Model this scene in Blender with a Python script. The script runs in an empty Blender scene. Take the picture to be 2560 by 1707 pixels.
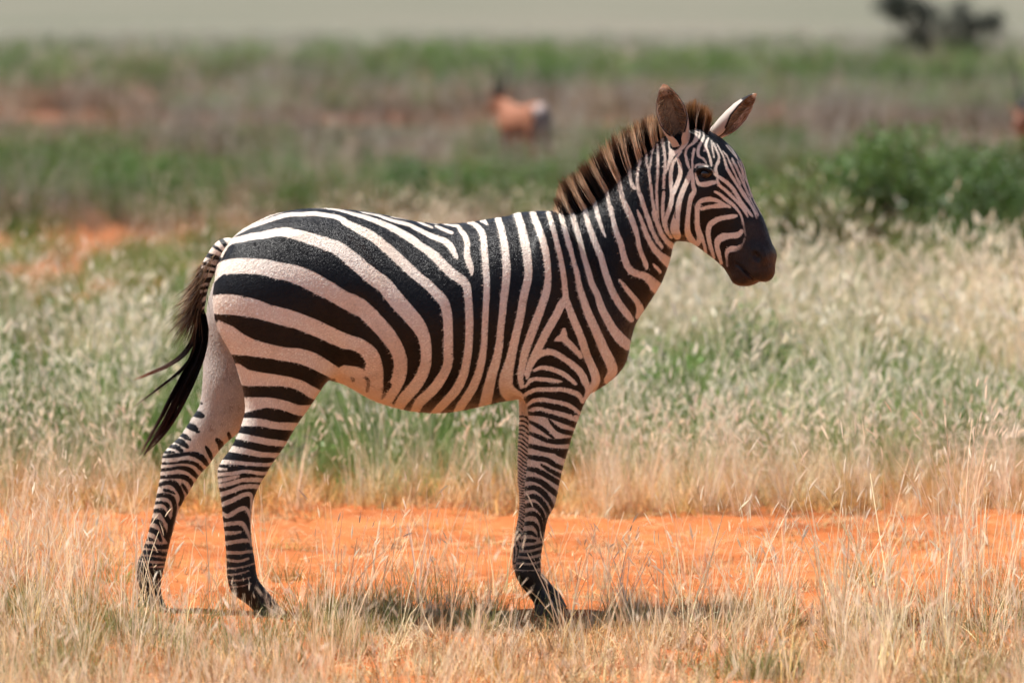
import bpy, bmesh, math, random
import numpy as np
import openvdb as vdb
from mathutils import Vector, Matrix

R = math.radians
rng = np.random.default_rng(7)
random.seed(7)
scene = bpy.context.scene
col = scene.collection

# ------------------------------------------------------------------ camera
# long lens from a safari vehicle: eye 2 m above the ground, animal 16 m away
CAM = np.array([0.0, -16.0, 2.0])
FPX = 12544.0                       # focal length in photo pixels (2560 wide)
PITCH = math.atan((853.5 + 34.0) / FPX)
cam_d = bpy.data.cameras.new("camera")
cam_d.sensor_width = 36.0
cam_d.lens = 36.0 * FPX / 2560.0
cam_d.clip_start = 0.5
cam_d.clip_end = 6000.0
cam_d.dof.use_dof = True
cam_d.dof.focus_distance = 15.9
cam_d.dof.aperture_fstop = 2.7
cam = bpy.data.objects.new("camera", cam_d)
cam.location = CAM
cam.rotation_euler = (R(90) - PITCH, 0, 0)
col.objects.link(cam)
scene.camera = cam

# ------------------------------------------------------------------ sky, sun, exposure
SUN_EL, SUN_AZ = R(62), R(157)      # azimuth of the sun seen from the animal, from +x counter-clockwise
world = bpy.data.worlds.new("World")
scene.world = world
world.use_nodes = True
wn = world.node_tree
wn.nodes.clear()
w_out = wn.nodes.new("ShaderNodeOutputWorld")
w_bg = wn.nodes.new("ShaderNodeBackground")
w_sky = wn.nodes.new("ShaderNodeTexSky")
w_sky.sky_type = 'NISHITA'
w_sky.sun_disc = False
w_sky.sun_elevation = SUN_EL
w_sky.sun_rotation = R(90) - SUN_AZ
w_sky.dust_density = 1.5
w_bg.inputs["Strength"].default_value = 0.075
wn.links.new(w_sky.outputs[0], w_bg.inputs["Color"])
wn.links.new(w_bg.outputs[0], w_out.inputs["Surface"])
sun_d = bpy.data.lights.new("sun", 'SUN')
sun_d.energy = 4.9
sun_d.angle = R(0.5)
sun_d.color = (1.0, 0.965, 0.91)
sun = bpy.data.objects.new("sun", sun_d)
sv = Vector((math.cos(SUN_EL) * math.cos(SUN_AZ), math.cos(SUN_EL) * math.sin(SUN_AZ), math.sin(SUN_EL)))
sun.rotation_euler = sv.to_track_quat('Z', 'Y').to_euler()
sun.location = (0, 0, 20)
col.objects.link(sun)
scene.view_settings.view_transform = 'Standard'
scene.view_settings.look = 'None'
scene.view_settings.exposure = 0.86
scene.view_settings.gamma = 1.0
scene.view_settings.use_curve_mapping = False
scene.render.engine = 'CYCLES'
scene.cycles.use_denoising = True
scene.cycles.max_bounces = 4
scene.cycles.diffuse_bounces = 2
scene.cycles.transparent_max_bounces = 4
scene.cycles.use_adaptive_sampling = True
scene.cycles.adaptive_threshold = 0.03

# ------------------------------------------------------------------ pixel <-> world
CP, SP = math.cos(PITCH), math.sin(PITCH)
FWD = np.array([0.0, CP, -SP])
UPV = np.array([0.0, SP, CP])


def P(u, v, Y=0.0):
    """photo pixel -> point on the upright plane y = Y"""
    d = FWD + (u - 1280.0) / FPX * np.array([1.0, 0, 0]) - (v - 853.5) / FPX * UPV
    t = (Y - CAM[1]) / d[1]
    return CAM + d * t


def G(u, v, z=0.0):
    """photo pixel -> point on the ground"""
    d = FWD + (u - 1280.0) / FPX * np.array([1.0, 0, 0]) - (v - 853.5) / FPX * UPV
    t = (z - CAM[2]) / d[2]
    return CAM + d * t


def project(p):
    q = p - CAM
    z = q @ FWD
    return np.stack([1280.0 + FPX * q[:, 0] / z, 853.5 - FPX * (q @ UPV) / z], 1)


# ------------------------------------------------------------------ small helpers
def tag(o, label=None, cat=None, group=None, kind=None):
    if label: o["label"] = label
    if cat: o["category"] = cat
    if group: o["group"] = group
    if kind: o["kind"] = kind
    return o


def mesh_obj(name, verts, faces, mat=None, parent=None, smooth=True, attrs=None):
    """verts (n,3) array; faces: (m,3) / (m,4) array or list of such arrays"""
    me = bpy.data.meshes.new(name)
    verts = np.asarray(verts, np.float32)
    flist = faces if isinstance(faces, list) else [faces]
    flist = [np.asarray(f, np.int32) for f in flist if len(f)]
    me.vertices.add(len(verts))
    me.vertices.foreach_set("co", verts.ravel())
    nl = sum(f.size for f in flist)
    nf = sum(len(f) for f in flist)
    if nf:
        me.loops.add(nl)
        me.loops.foreach_set("vertex_index", np.concatenate([f.ravel() for f in flist]))
        me.polygons.add(nf)
        sizes = np.concatenate([np.full(len(f), f.shape[1], np.int32) for f in flist])
        starts = np.concatenate([[0], np.cumsum(sizes)[:-1]]).astype(np.int32)
        me.polygons.foreach_set("loop_start", starts)
    me.update(calc_edges=True)
    if smooth and nf:
        me.polygons.foreach_set("use_smooth", np.ones(nf, bool))
    for k, a in (attrs or {}).items():
        a = np.asarray(a, np.float32)
        if a.ndim == 1:
            at = me.attributes.new(k, 'FLOAT', 'POINT')
            at.data.foreach_set("value", a)
        else:
            at = me.attributes.new(k, 'FLOAT_COLOR', 'POINT')
            if a.shape[1] == 3:
                a = np.concatenate([a, np.ones((len(a), 1), np.float32)], 1)
            at.data.foreach_set("color", a.ravel())
    me.validate()
    me.update()
    if mat: me.materials.append(mat)
    o = bpy.data.objects.new(name, me)
    col.objects.link(o)
    if parent is not None:
        o.parent = parent
        o.matrix_parent_inverse = WM(parent)
    return o


def WM(o):
    m_ = Matrix.Identity(4)
    while o is not None:
        m_ = Matrix.LocRotScale(o.location, o.rotation_euler, o.scale) @ m_
        o = o.parent if o.type != 'MESH' else None
    return m_.inverted()


def empty(name, loc=(0, 0, 0), parent=None):
    o = bpy.data.objects.new(name, None)
    o.location = loc
    o.empty_display_size = 0.1
    col.objects.link(o)
    if parent is not None: o.parent = parent
    return o


def catmull(pts, n):
    pts = np.asarray(pts, float)
    if len(pts) < 3:
        t = np.linspace(0, 1, n + 1)[:, None]
        return pts[0] * (1 - t) + pts[-1] * t
    q = np.concatenate([[2 * pts[0] - pts[1]], pts, [2 * pts[-1] - pts[-2]]])
    out = []
    for i in range(1, len(q) - 2):
        p0, p1, p2, p3 = q[i - 1], q[i], q[i + 1], q[i + 2]
        t = np.linspace(0, 1, n, endpoint=False)[:, None]
        out.append(0.5 * ((2 * p1) + (-p0 + p2) * t + (2 * p0 - 5 * p1 + 4 * p2 - p3) * t ** 2 + (-p0 + 3 * p1 - 3 * p2 + p3) * t ** 3))
    out.append(pts[-1:])
    return np.concatenate(out)


class NT:
    """small node-tree helper"""
    def __init__(self, name):
        self.m = bpy.data.materials.new(name)
        self.m.use_nodes = True
        self.t = self.m.node_tree
        self.t.nodes.clear()
        self.out = self.t.nodes.new("ShaderNodeOutputMaterial")
        self.b = self.t.nodes.new("ShaderNodeBsdfPrincipled")
        self.t.links.new(self.b.outputs[0], self.out.inputs[0])

    def n(self, typ, **kw):
        x = self.t.nodes.new("ShaderNode" + typ)
        for k, v in kw.items():
            setattr(x, k, v)
        return x

    def l(self, a, b):
        self.t.links.new(a, b)

    def noise(self, scale, detail=3, rough=0.55, vec=None, out="Fac"):
        x = self.n("TexNoise")
        x.inputs["Scale"].default_value = scale
        x.inputs["Detail"].default_value = detail
        x.inputs["Roughness"].default_value = rough
        if vec is not None: self.l(vec, x.inputs["Vector"])
        return x.outputs[out]

    def ramp(self, fac, stops):
        x = self.n("ValToRGB")
        e = x.color_ramp.elements
        while len(e) < len(stops): e.new(0.5)
        for k, (p, c) in enumerate(stops):
            e[k].position = p
            e[k].color = (c[0], c[1], c[2], 1) if hasattr(c, "__len__") else (c, c, c, 1)
        self.l(fac, x.inputs[0])
        return x.outputs[0]

    def mix(self, f, a, b, mode='MIX'):
        x = self.n("Mix", data_type='RGBA', blend_type=mode)
        for s, v in ((x.inputs[0], f), (x.inputs[6], a), (x.inputs[7], b)):
            if hasattr(v, "links") or hasattr(v, "is_linked"): self.l(v, s)
            elif hasattr(v, "__len__"): s.default_value = (v[0], v[1], v[2], 1)
            else: s.default_value = v
        return x.outputs[2]

    def math(self, op, a, b=0.0, clamp=False):
        x = self.n("Math", operation=op, use_clamp=clamp)
        for s, v in ((x.inputs[0], a), (x.inputs[1], b)):
            if hasattr(v, "is_linked"): self.l(v, s)
            else: s.default_value = v
        return x.outputs[0]

    def attr(self, name, kind='GEOMETRY', out="Fac"):
        x = self.n("Attribute", attribute_name=name, attribute_type=kind)
        return x.outputs[out]

    def bump(self, h, strength=0.3, dist=0.01):
        x = self.n("Bump")
        x.inputs["Strength"].default_value = strength
        x.inputs["Distance"].default_value = dist
        self.l(h, x.inputs["Height"])
        self.l(x.outputs[0], self.b.inputs["Normal"])

    def set(self, **kw):
        for k, v in kw.items():
            s = self.b.inputs[k.replace("_", " ")]
            if hasattr(v, "is_linked"): self.l(v, s)
            elif hasattr(v, "__len__"): s.default_value = (v[0], v[1], v[2], 1)
            else: s.default_value = v
        return self.m
# ------------------------------------------------------------------ ground sheet
def lattice(x, y, seed):
    xi, yi = np.floor(x).astype(np.int64), np.floor(y).astype(np.int64)
    fx, fy = x - xi, y - yi
    fx, fy = fx * fx * (3 - 2 * fx), fy * fy * (3 - 2 * fy)

    def h(a, b):
        n = (a * 374761393 + b * 668265263 + seed * 974711) & 0x7fffffff
        n = ((n ^ (n >> 13)) * 1274126177) & 0x7fffffff
        return ((n ^ (n >> 16)) & 0xffff) / 65535.0
    return lerp2(lerp2(h(xi, yi), h(xi + 1, yi), fx), lerp2(h(xi, yi + 1), h(xi + 1, yi + 1), fx), fy)


def lerp2(a, b, t):
    return a + (b - a) * t


def fbm(x, y, sc, seed=1, octv=4):
    r, a, s = 0, 0.5, 0
    for o in range(octv):
        r = r + a * lattice(x * sc * 2 ** o, y * sc * 2 ** o, seed + o * 17)
        s += a
        a *= .5
    return r / s


def height(x, y):
    near = np.clip(1 - (np.hypot(x, y) - 9) / 14, 0, 1)
    a = (fbm(x, y * 1.6, 2.6, 3, 4) - .5) * .045 + (fbm(x, y, 16, 9, 2) - .5) * .016
    # low ground rise in the far middle distance
    return a * near - .006


def axis(fine, lo, hi, step, growth):
    a = list(np.arange(-fine, fine + 1e-6, step)) if lo is None else list(np.arange(lo, fine + 1e-6, step))
    s = step
    while a[-1] < hi:
        s *= growth
        a.append(a[-1] + s)
    return np.array(a)


gx = axis(4.2, None, 1500, .035, 1.16)
gx = np.concatenate([-gx[gx > 4.2][::-1], gx])
gy = axis(6.0, -4.5, 5000, .035, 1.14)
gy = np.concatenate([[-60, -25, -12, -7], gy])
GX, GY = np.meshgrid(gx, gy)
GZ = height(GX, GY)
gv = np.stack([GX, GY, GZ], -1).reshape(-1, 3)
nxg = len(gx)
gi = (np.arange(len(gy) - 1)[:, None] * nxg + np.arange(nxg - 1)[None]).ravel()
gf = np.stack([gi, gi + 1, gi + nxg + 1, gi + nxg], 1)
m = NT("red_soil")
pos = m.n("NewGeometry").outputs["Position"]
sx = m.n("SeparateXYZ")
m.l(pos, sx.inputs[0])
stretch = m.n("Mapping")
stretch.inputs["Scale"].default_value = (0.7, 1.5, 1)
m.l(pos, stretch.inputs[0])
soil = m.ramp(m.noise(1.7, 6, 0.62, stretch.outputs[0]), [(0.28, (.25, .066, .018)), (0.44, (.37, .108, .030)), (0.60, (.45, .15, .046)), (0.76, (.52, .22, .090))])
crumb = m.noise(38, 4, 0.7, stretch.outputs[0])
soil = m.mix(m.ramp(crumb, [(0.30, 0.55), (0.48, 0.0)]), soil, (.26, .075, .022))
soil = m.mix(m.ramp(m.noise(9, 5, 0.7, stretch.outputs[0]), [(0.56, 0.0), (0.70, 0.55)]), soil, (.60, .30, .15))
# farther off: drier, greyer soil under thin grass, then the pale plain
far1 = m.n("MapRange")
far1.inputs[1].default_value, far1.inputs[2].default_value = 16, 42
m.l(sx.outputs[1], far1.inputs[0])
mott = m.noise(.16, 5, 0.62, pos)
dry = m.ramp(mott, [(0.34, (.040, .045, .018)), (0.46, (.070, .052, .030)), (0.56, (.11, .058, .034)), (0.68, (.24, .085, .040))])
c = m.mix(far1.outputs[0], soil, dry)
# open red soil: patches on the plain (x, y, radius x, radius y)
for px_, py_, rx_, ry_ in ((-3.3, 20.5, 1.5, 4.0), (-2.3, 15.0, .9, 1.6), (-2.0, 14.2, 1.0, 1.0), (2.1, 11.3, .75, 1.5), (5.3, 68, 2.4, 7.0), (-4.2, 42.5, 2.6, 4.0), (-8.5, 64, 3.0, 6.0), (-2.5, 60, 3.5, 3.5), (2.5, 54, 3.0, 3.0)):
    vs = m.n("VectorMath", operation='SUBTRACT')
    m.l(pos, vs.inputs[0])
    vs.inputs[1].default_value = (px_, py_, 0)
    vm = m.n("VectorMath", operation='MULTIPLY')
    m.l(vs.outputs[0], vm.inputs[0])
    vm.inputs[1].default_value = (1 / rx_, 1 / ry_, 0)
    vl = m.n("VectorMath", operation='LENGTH')
    m.l(vm.outputs[0], vl.inputs[0])
    wob = m.math('ADD', vl.outputs["Value"], m.math('MULTIPLY', m.math('SUBTRACT', mott, .5), 1.6))
    msk = m.n("MapRange")
    msk.inputs[1].default_value, msk.inputs[2].default_value, msk.inputs[3].default_value, msk.inputs[4].default_value = .7, 1.1, 1.0, 0.0
    m.l(wob, msk.inputs[0])
    c = m.mix(m.math('MULTIPLY', msk.outputs[0], .85), c, (.33, .115, .050) if py_ < 30 else (.20, .078, .042))
far2 = m.n("MapRange")
far2.inputs[1].default_value, far2.inputs[2].default_value = 85, 165
m.l(sx.outputs[1], far2.inputs[0])
lg = m.n("Mapping")
lg.inputs["Scale"].default_value = (.02, .006, 1)
m.l(pos, lg.inputs[0])
plain = m.ramp(m.noise(1.0, 5, 0.6, lg.outputs[0]), [(0.35, (.112, .116, .080)), (0.52, (.146, .138, .102)), (0.68, (.165, .142, .110))])
c = m.mix(far2.outputs[0], c, plain)
m.bump(m.math('ADD', crumb, m.math('MULTIPLY', m.noise(160, 3, 0.6, pos), .4)), 0.5, 0.012)
m.set(Base_Color=c, Roughness=0.95, Specular_IOR_Level=0.1)
ground = mesh_obj("ground", gv, gf, m.m)
tag(ground, "bare orange soil running back into the dry grass plain", kind="structure")
# ------------------------------------------------------------------ the coat: stripes as strokes (x, y, half width)
# every stroke is written in the frame of one part of the animal: origin and scale per frame
FR = {'Q1': (500, 500, 5.2275), 'Q2': (860, 500, 5.2275), 'Q3': (1600, 220, 6.273), 'Q4': (1640, 400, 4.9),
      'Q5': (1380, 280, 5.2267), 'Q6': (1380, 520, 4.9), 'QS': (1240, 760, 5.2267), 'QF': (780, 820, 6.03),
      'RB': (480, 480, 2.6129), 'RC': (1080, 480, 2.6133), 'RD': (300, 980, 2.7038), 'RE': (1180, 880, 2.305),
      'RF': (300, 600, 2.7025)}


def S(fr, c, *a):
    x0, y0, s = FR[fr]
    p = np.array(a, float).reshape(-1, 3) / s
    p[:, 0] += x0
    p[:, 1] += y0
    return (c, catmull(p, 4) if len(p) > 2 else p)


W, K = 1, 0
COAT = [
 # rump and barrel, white on black
 S('Q1', W, 380,520,10, 500,432,12, 650,330,12, 850,238,10, 1050,162,9, 1200,122,9, 1400,100,10, 1600,102,11, 1800,130,14, 1882,152,14),
 S('Q2', W, 0,150,15, 100,178,20, 200,205,24, 300,235,28, 400,270,32, 500,310,35, 600,350,38, 700,405,42, 800,460,48, 900,525,50, 1000,600,48, 1100,665,52, 1200,745,60, 1300,850,60, 1400,945,64, 1500,1020,62, 1570,1070,58, 1610,1150,52, 1625,1300,50, 1635,1450,48, 1638,1568,48),
 S('RC', W, 240,720,25, 245,850,25, 240,1000,25, 228,1100,26, 205,1200,28, 160,1290,30, 100,1360,28, 50,1410,26, 15,1450,24),
 S('Q1', W, 340,580,25, 400,500,12, 560,400,18, 700,335,22, 900,270,25, 1060,215,28, 1200,190,27, 1350,187,27, 1500,180,28, 1700,208,28, 1800,228,32, 1882,270,36),
 S('Q2', W, 0,285,38, 150,360,50, 250,410,58, 400,495,60, 500,580,62, 600,660,62, 700,755,65, 800,850,65, 900,940,65, 1000,1030,60, 1100,1110,62, 1200,1210,65, 1290,1310,66, 1330,1400,62, 1350,1500,62, 1360,1568,60),
 S('RB', W, 1667,800,30, 1672,860,30, 1675,950,30, 1675,1050,30, 1672,1120,30, 1650,1180,31, 1600,1260,33, 1540,1325,32, 1490,1370,33, 1455,1440,28),
 S('Q1', W, 285,740,12, 320,650,24, 360,580,30, 440,530,38, 550,510,42, 680,480,45, 800,465,45, 900,445,50, 1000,425,52, 1120,420,60, 1250,450,65, 1400,490,72, 1550,540,78, 1700,590,82, 1800,630,88, 1900,700,92, 2000,780,95, 2091,860,98),
 S('RB', W, 1040,438,46, 1120,503,48, 1200,568,52, 1260,610,50, 1310,675,52, 1365,740,52, 1420,800,50, 1470,860,48, 1510,930,40, 1528,1010,36, 1530,1090,34, 1520,1150,36, 1490,1220,38, 1440,1290,38, 1385,1350,38, 1345,1420,30),
 S('Q1', W, 175,1060,20, 215,960,60, 290,890,85, 400,870,98, 520,862,100, 680,865,100, 850,880,105, 1000,920,110, 1150,945,112, 1300,990,118, 1450,1055,122, 1600,1140,118, 1700,1190,112, 1850,1280,108, 2000,1360,112, 2091,1400,115),
 S('RB', W, 1040,718,54, 1100,754,54, 1160,803,53, 1220,868,52, 1280,935,50, 1330,1010,46, 1358,1080,44, 1362,1150,44, 1345,1230,44, 1300,1310,42, 1255,1380,40),
 S('RB', W, 120,735,60, 250,735,66, 400,758,60, 500,790,54, 600,815,55, 700,845,52, 800,885,52, 900,930,50, 1000,975,50, 1100,1015,55, 1160,1070,60, 1190,1150,58, 1195,1230,55, 1185,1300,60, 1130,1310,70),
 S('RB', W, 1000,1180,50, 1080,1220,75, 1150,1280,80, 1120,1330,70),
 S('RB', W, 935,1185,14, 985,1215,45, 1050,1290,50, 1180,1350,40, 1290,1405,30),
 S('QF', 2, 810,745,20, 850,800,26, 850,880,22, 835,945,24),
 S('QF', 2, 605,755,18, 625,785,26),
 S('QF', K, 440,380,60, 560,390,70, 650,400,52, 730,440,34, 785,520,26, 800,580,12),
 S('QF', K, 1150,860,55, 1120,940,34), S('QF', 2, 1100,1000,26, 1060,1060,14),
 # thigh and near hind leg
 S('RB', W, 175,850,12, 230,955,85, 300,990,72, 400,1018,54, 500,1038,46, 600,1058,44, 700,1070,48, 800,1105,50, 880,1150,45, 925,1175,42),
 S('RB', W, 290,1180,60, 350,1210,54, 450,1222,44, 600,1235,34, 700,1260,34, 780,1305,36, 830,1330,36),
 S('RB', W, 335,1390,52, 420,1380,40, 500,1375,33, 600,1392,32, 700,1425,34, 770,1420,30),
 S('RD', W, 820,200,28, 950,205,26, 1050,225,24, 1130,230,26, 1210,235,28),
 S('RD', W, 775,292,20, 900,315,22, 1000,335,22, 1080,345,20, 1150,350,18),
 S('RD', W, 730,378,22, 850,400,20, 950,420,18, 1040,425,16, 1110,425,14),
 S('RD', W, 670,470,16, 780,475,14, 880,485,12, 980,490,12, 1040,485,12),
 S('RD', W, 650,515,10, 720,520,7), S('RD', W, 650,556,12, 750,550,12, 850,535,11, 950,548,12, 1000,545,10),
 S('RD', W, 660,597,12, 730,585,12, 805,566,6), S('RD', W, 660,632,14, 740,620,14, 820,595,13, 900,590,15, 980,595,14),
 S('RD', W, 675,692,16, 750,670,15, 830,640,15, 900,635,15, 960,645,14),
 S('RD', W, 680,762,15, 750,735,15, 830,695,15, 880,690,13, 890,740,9, 886,800,8),
 S('RD', W, 690,818,12, 730,835,14, 800,795,15, 850,785,13, 880,840,10, 890,920,7),
 S('RD', W, 695,895,15, 760,885,13, 820,885,15, 850,920,13, 875,980,9, 890,1040,7),
 S('RD', W, 700,950,13, 770,950,12, 818,942,7), S('RD', W, 705,1020,13, 780,1010,13, 850,1000,13, 900,1012,9),
 S('RD', W, 710,1080,11, 800,1085,11, 870,1075,9, 910,1070,8), S('RD', W, 715,1130,8, 800,1142,9, 870,1122,7),
 S('RD', W, 720,1192,5, 790,1187,6, 850,1175,5, 910,1155,5), S('RD', W, 725,1232,4, 800,1227,5, 870,1205,4),
 S('RD', W, 735,1270,4, 810,1270,4, 880,1250,4), S('RD', W, 740,1312,3, 820,1310,3, 890,1290,3),
 # back and withers
 S('Q2', W, 240,165,8, 350,185,9, 450,205,14, 550,240,18, 650,275,20, 750,300,22, 850,325,24, 950,375,28, 1050,425,30, 1150,475,34, 1250,510,36, 1330,545,40, 1390,600,42, 1430,670,38, 1465,730,26, 1480,765,12),
 S('Q2', W, 960,280,10, 1050,320,14, 1155,360,12), S('Q2', W, 1200,340,14, 1300,385,22, 1410,430,22),
 S('Q2', W, 620,222,6, 740,240,8, 850,258,6), S('Q2', W, 1130,298,6, 1210,310,8),
 S('Q2', W, 1290,310,8, 1400,332,12, 1490,345,22, 1530,400,30, 1580,470,36, 1610,560,36, 1610,650,38, 1610,730,42, 1640,830,42, 1665,910,30, 1668,985,8),
 S('Q2', W, 1790,275,14, 1840,285,24, 1880,328,8),
 S('RC', W, 235,200,8, 270,208,14, 310,240,19, 335,290,21, 345,400,21, 352,500,21, 358,600,21, 355,700,20, 350,800,20, 345,900,20, 340,1000,20, 325,1100,24, 300,1200,26, 260,1290,28, 215,1360,28, 170,1430,26),
 S('RC', W, 428,160,20, 455,250,22, 475,350,24, 485,450,25, 487,530,26, 480,620,25, 470,700,24, 460,800,23, 448,900,22, 440,1000,24, 420,1100,28, 390,1200,32, 368,1300,36, 352,1370,38, 345,1410,38),
 S('RC', W, 556,140,24, 585,230,26, 605,320,28, 622,420,28, 630,520,26, 620,600,26, 600,680,26, 585,770,26, 570,850,26, 550,930,27, 530,1020,28, 510,1110,32, 488,1200,42, 485,1270,46, 515,1320,50, 560,1340,40),
 S('RC', W, 660,140,20, 690,220,22, 720,300,22, 745,400,22, 757,500,20, 758,580,22, 745,660,25, 720,740,25, 690,820,27, 660,900,27, 630,980,27, 605,1060,26, 590,1130,22, 578,1200,20, 588,1270,14),
 S('RC', W, 762,140,16, 790,230,16, 815,330,16, 840,430,16, 858,530,17, 868,620,18, 872,690,20, 848,730,25, 815,800,26, 775,870,26, 735,940,26, 700,1010,25, 672,1060,22, 648,1110,20, 630,1150,16, 612,1190,12),
 S('RC', W, 872,690,20, 890,740,22, 920,820,24, 955,900,24, 985,980,25, 1010,1060,25, 1040,1130,26, 1065,1190,28, 1070,1240,28, 1040,1300,22, 1005,1345,16),
 S('RC', W, 842,150,16, 870,250,16, 895,340,16, 920,430,14, 945,520,16, 965,620,18, 990,700,22, 1020,790,26, 1060,880,28, 1095,960,30, 1130,1040,32, 1165,1110,34, 1180,1170,32, 1150,1230,26),
 S('RC', W, 915,140,15, 945,240,17, 970,330,17, 995,430,17, 1020,510,18, 1045,600,20, 1080,670,20, 1105,750,24, 1140,820,26, 1180,890,28, 1225,950,34, 1280,1000,34),
 S('RC', W, 998,95,14, 1010,170,16, 1040,260,18, 1070,340,20, 1100,410,20, 1125,500,21, 1155,590,22, 1190,670,23, 1230,740,23, 1270,790,23, 1302,832,18),
 S('RC', W, 1060,50,13, 1080,140,14, 1105,220,12, 1132,290,6),
 # neck
 S('Q5', W, 712,980,22, 735,1150,22, 760,1250,26, 785,1350,28, 810,1450,30, 840,1568,32),
 S('Q6', W, 720,0,28, 750,150,26, 790,300,32, 840,420,34, 870,550,37, 910,680,40, 970,770,42, 1060,810,42, 1150,840,46, 1220,900,58, 1280,970,72, 1330,1000,70),
 S('Q5', W, 870,850,25, 890,980,28, 910,1080,28, 945,1180,32, 990,1280,37, 1040,1400,37, 1080,1500,35, 1100,1568,33),
 S('Q6', W, 985,150,32, 1005,220,28, 1040,320,26, 1060,430,27, 1085,530,27, 1120,610,27, 1150,690,29, 1162,735,20),
 S('Q5', W, 1000,680,25, 1020,820,20, 1035,920,22, 1070,990,22, 1105,1000,15),
 S('Q5', W, 1150,530,22, 1148,660,20, 1125,760,15, 1115,880,18, 1125,980,20, 1140,1060,25, 1170,1130,28, 1200,1230,28, 1235,1330,28, 1270,1430,30, 1300,1530,28),
 S('Q6', W, 1150,50,24, 1190,170,26, 1230,270,24, 1270,360,24, 1320,440,23, 1352,478,16),
 S('Q6', W, 1045,30,12, 1080,110,20, 1120,220,24, 1160,330,28, 1210,430,32, 1260,510,35, 1330,580,42, 1400,640,58, 1470,690,70),
 S('Q6', W, 1245,690,14, 1290,740,20, 1330,785,18),
 S('Q6', W, 825,880,12, 870,930,22, 920,1000,28, 970,1060,30, 1030,1130,32, 1070,1200,42, 1080,1270,45, 1050,1330,30),
 S('Q5', W, 1235,560,14, 1240,680,16, 1265,760,16, 1280,880,18, 1295,980,18, 1305,1100,18, 1325,1220,20, 1350,1330,22, 1385,1450,24, 1420,1550,26),
 S('Q6', W, 1240,60,22, 1280,170,22, 1320,270,24, 1370,360,28, 1430,430,32, 1500,480,35),
 S('Q5', W, 1335,440,10, 1300,580,10, 1290,680,12, 1270,760,12),
 S('Q5', W, 1290,420,30, 1310,370,30),
 S('Q5', W, 1380,420,10, 1385,520,16, 1385,620,18, 1385,720,18, 1380,850,16, 1370,980,16, 1370,1100,16, 1375,1220,16, 1385,1330,12, 1400,1400,5),
 # cheek and jaw
 S('Q3', W, 350,770,20, 360,830,22, 375,950,22, 390,1080,20, 395,1200,18, 385,1330,20, 375,1450,22, 375,1568,22),
 S('Q4', W, 95,400,20, 85,550,20, 85,650,22, 100,780,22, 140,880,22, 190,950,16),
 S('Q3', W, 510,1010,60, 470,1130,28, 430,1260,20, 400,1340,14),
 S('Q3', W, 640,1000,22, 580,1090,18, 520,1180,24, 490,1300,28, 480,1400,28, 490,1500,30),
 S('Q4', W, 180,200,20, 180,300,22, 195,390,24, 190,500,28, 165,600,28, 130,700,25, 112,770,28, 130,850,24),
 S('Q3', W, 590,1120,22, 620,1200,27, 635,1280,29, 625,1380,27, 600,1480,29),
 S('Q4', W, 300,120,26, 295,190,26, 265,280,28, 230,360,28, 203,430,26),
 S('Q4', W, 425,130,18, 400,220,30, 350,330,30, 310,430,31, 280,540,34, 262,650,36, 240,760,52, 232,850,56, 260,930,46),
 S('Q4', K, 232,600,10, 232,710,7),
 S('Q4', W, 440,130,14, 450,230,20, 455,310,24, 470,385,26, 440,440,32, 415,520,27, 400,620,26, 390,720,28, 385,820,32, 392,900,38, 430,970,40, 475,1020,28),
 S('Q4', W, 905,578,14, 820,545,25, 750,515,35, 660,490,36, 570,505,36, 515,560,32, 505,640,28, 505,720,28, 508,820,32, 530,900,36, 540,960,38, 510,1030,28),
 S('Q4', W, 560,600,22, 650,578,22, 760,568,22, 850,572,16),
 S('Q4', K, 545,545,6, 600,535,18, 700,530,16, 755,530,7),
 S('Q4', W, 545,930,35, 580,1000,20, 600,1080,18, 612,1140,16),
 S('Q4', W, 985,685,18, 950,692,25, 850,705,28, 750,732,30, 685,772,34, 650,820,32, 640,900,28, 650,980,27, 670,1060,24, 690,1130,20, 712,1200,16),
 S('Q4', W, 1050,875,25, 1000,920,35, 900,930,36, 820,945,45, 762,985,42, 747,1050,30, 760,1120,28, 780,1190,24, 800,1265,18),
 S('Q4', W, 1090,970,16, 1075,1040,24, 1000,1085,30, 930,1090,38, 880,1115,28, 865,1170,18, 870,1230,14, 875,1300,12),
 # bridge of the nose
 S('Q4', W, 720,390,12, 780,420,18, 850,480,21, 930,540,21, 990,600,17, 1040,680,13, 1070,780,11, 1085,850,10, 1100,930,10),
 S('Q4', W, 750,240,14, 775,310,19, 850,370,19, 930,450,19, 1000,520,17, 1060,590,17, 1100,650,15, 1125,700,9),
 S('Q4', W, 660,115,8, 740,190,18, 800,230,22, 870,280,23, 940,350,23, 990,430,22, 1040,510,21, 1090,580,19, 1140,640,20, 1180,690,14),
 S('Q4', W, 775,20,10, 730,100,18, 745,170,18),
 S('Q4', W, 840,0,14, 870,100,18, 920,190,19, 970,270,17, 1020,350,15, 1070,430,15, 1120,500,13, 1170,570,11, 1210,650,11, 1235,720,9),
 S('Q4', W, 890,0,10, 940,100,10, 985,210,10, 1030,320,10, 1090,420,10, 1150,520,10, 1200,600,9, 1250,690,8),
 S('Q4', W, 930,0,8, 990,110,9, 1040,230,8, 1085,330,8, 1140,450,8, 1200,560,7, 1260,680,6),
 S('Q4', W, 1000,20,8, 1050,130,9, 1072,230,8, 1100,340,8, 1160,460,7),
 # forehead
 S('Q3', W, 760,490,26, 830,440,16), S('Q3', W, 840,540,24, 900,520,18), S('Q3', W, 840,540,22, 870,620,20, 880,700,20, 870,790,20, 850,850,25),
 S('Q3', W, 935,660,13, 935,740,13, 900,810,17, 850,860,20, 790,900,18, 740,950,15, 712,1030,16, 725,1100,23, 750,1200,24, 772,1258,16),
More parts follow.
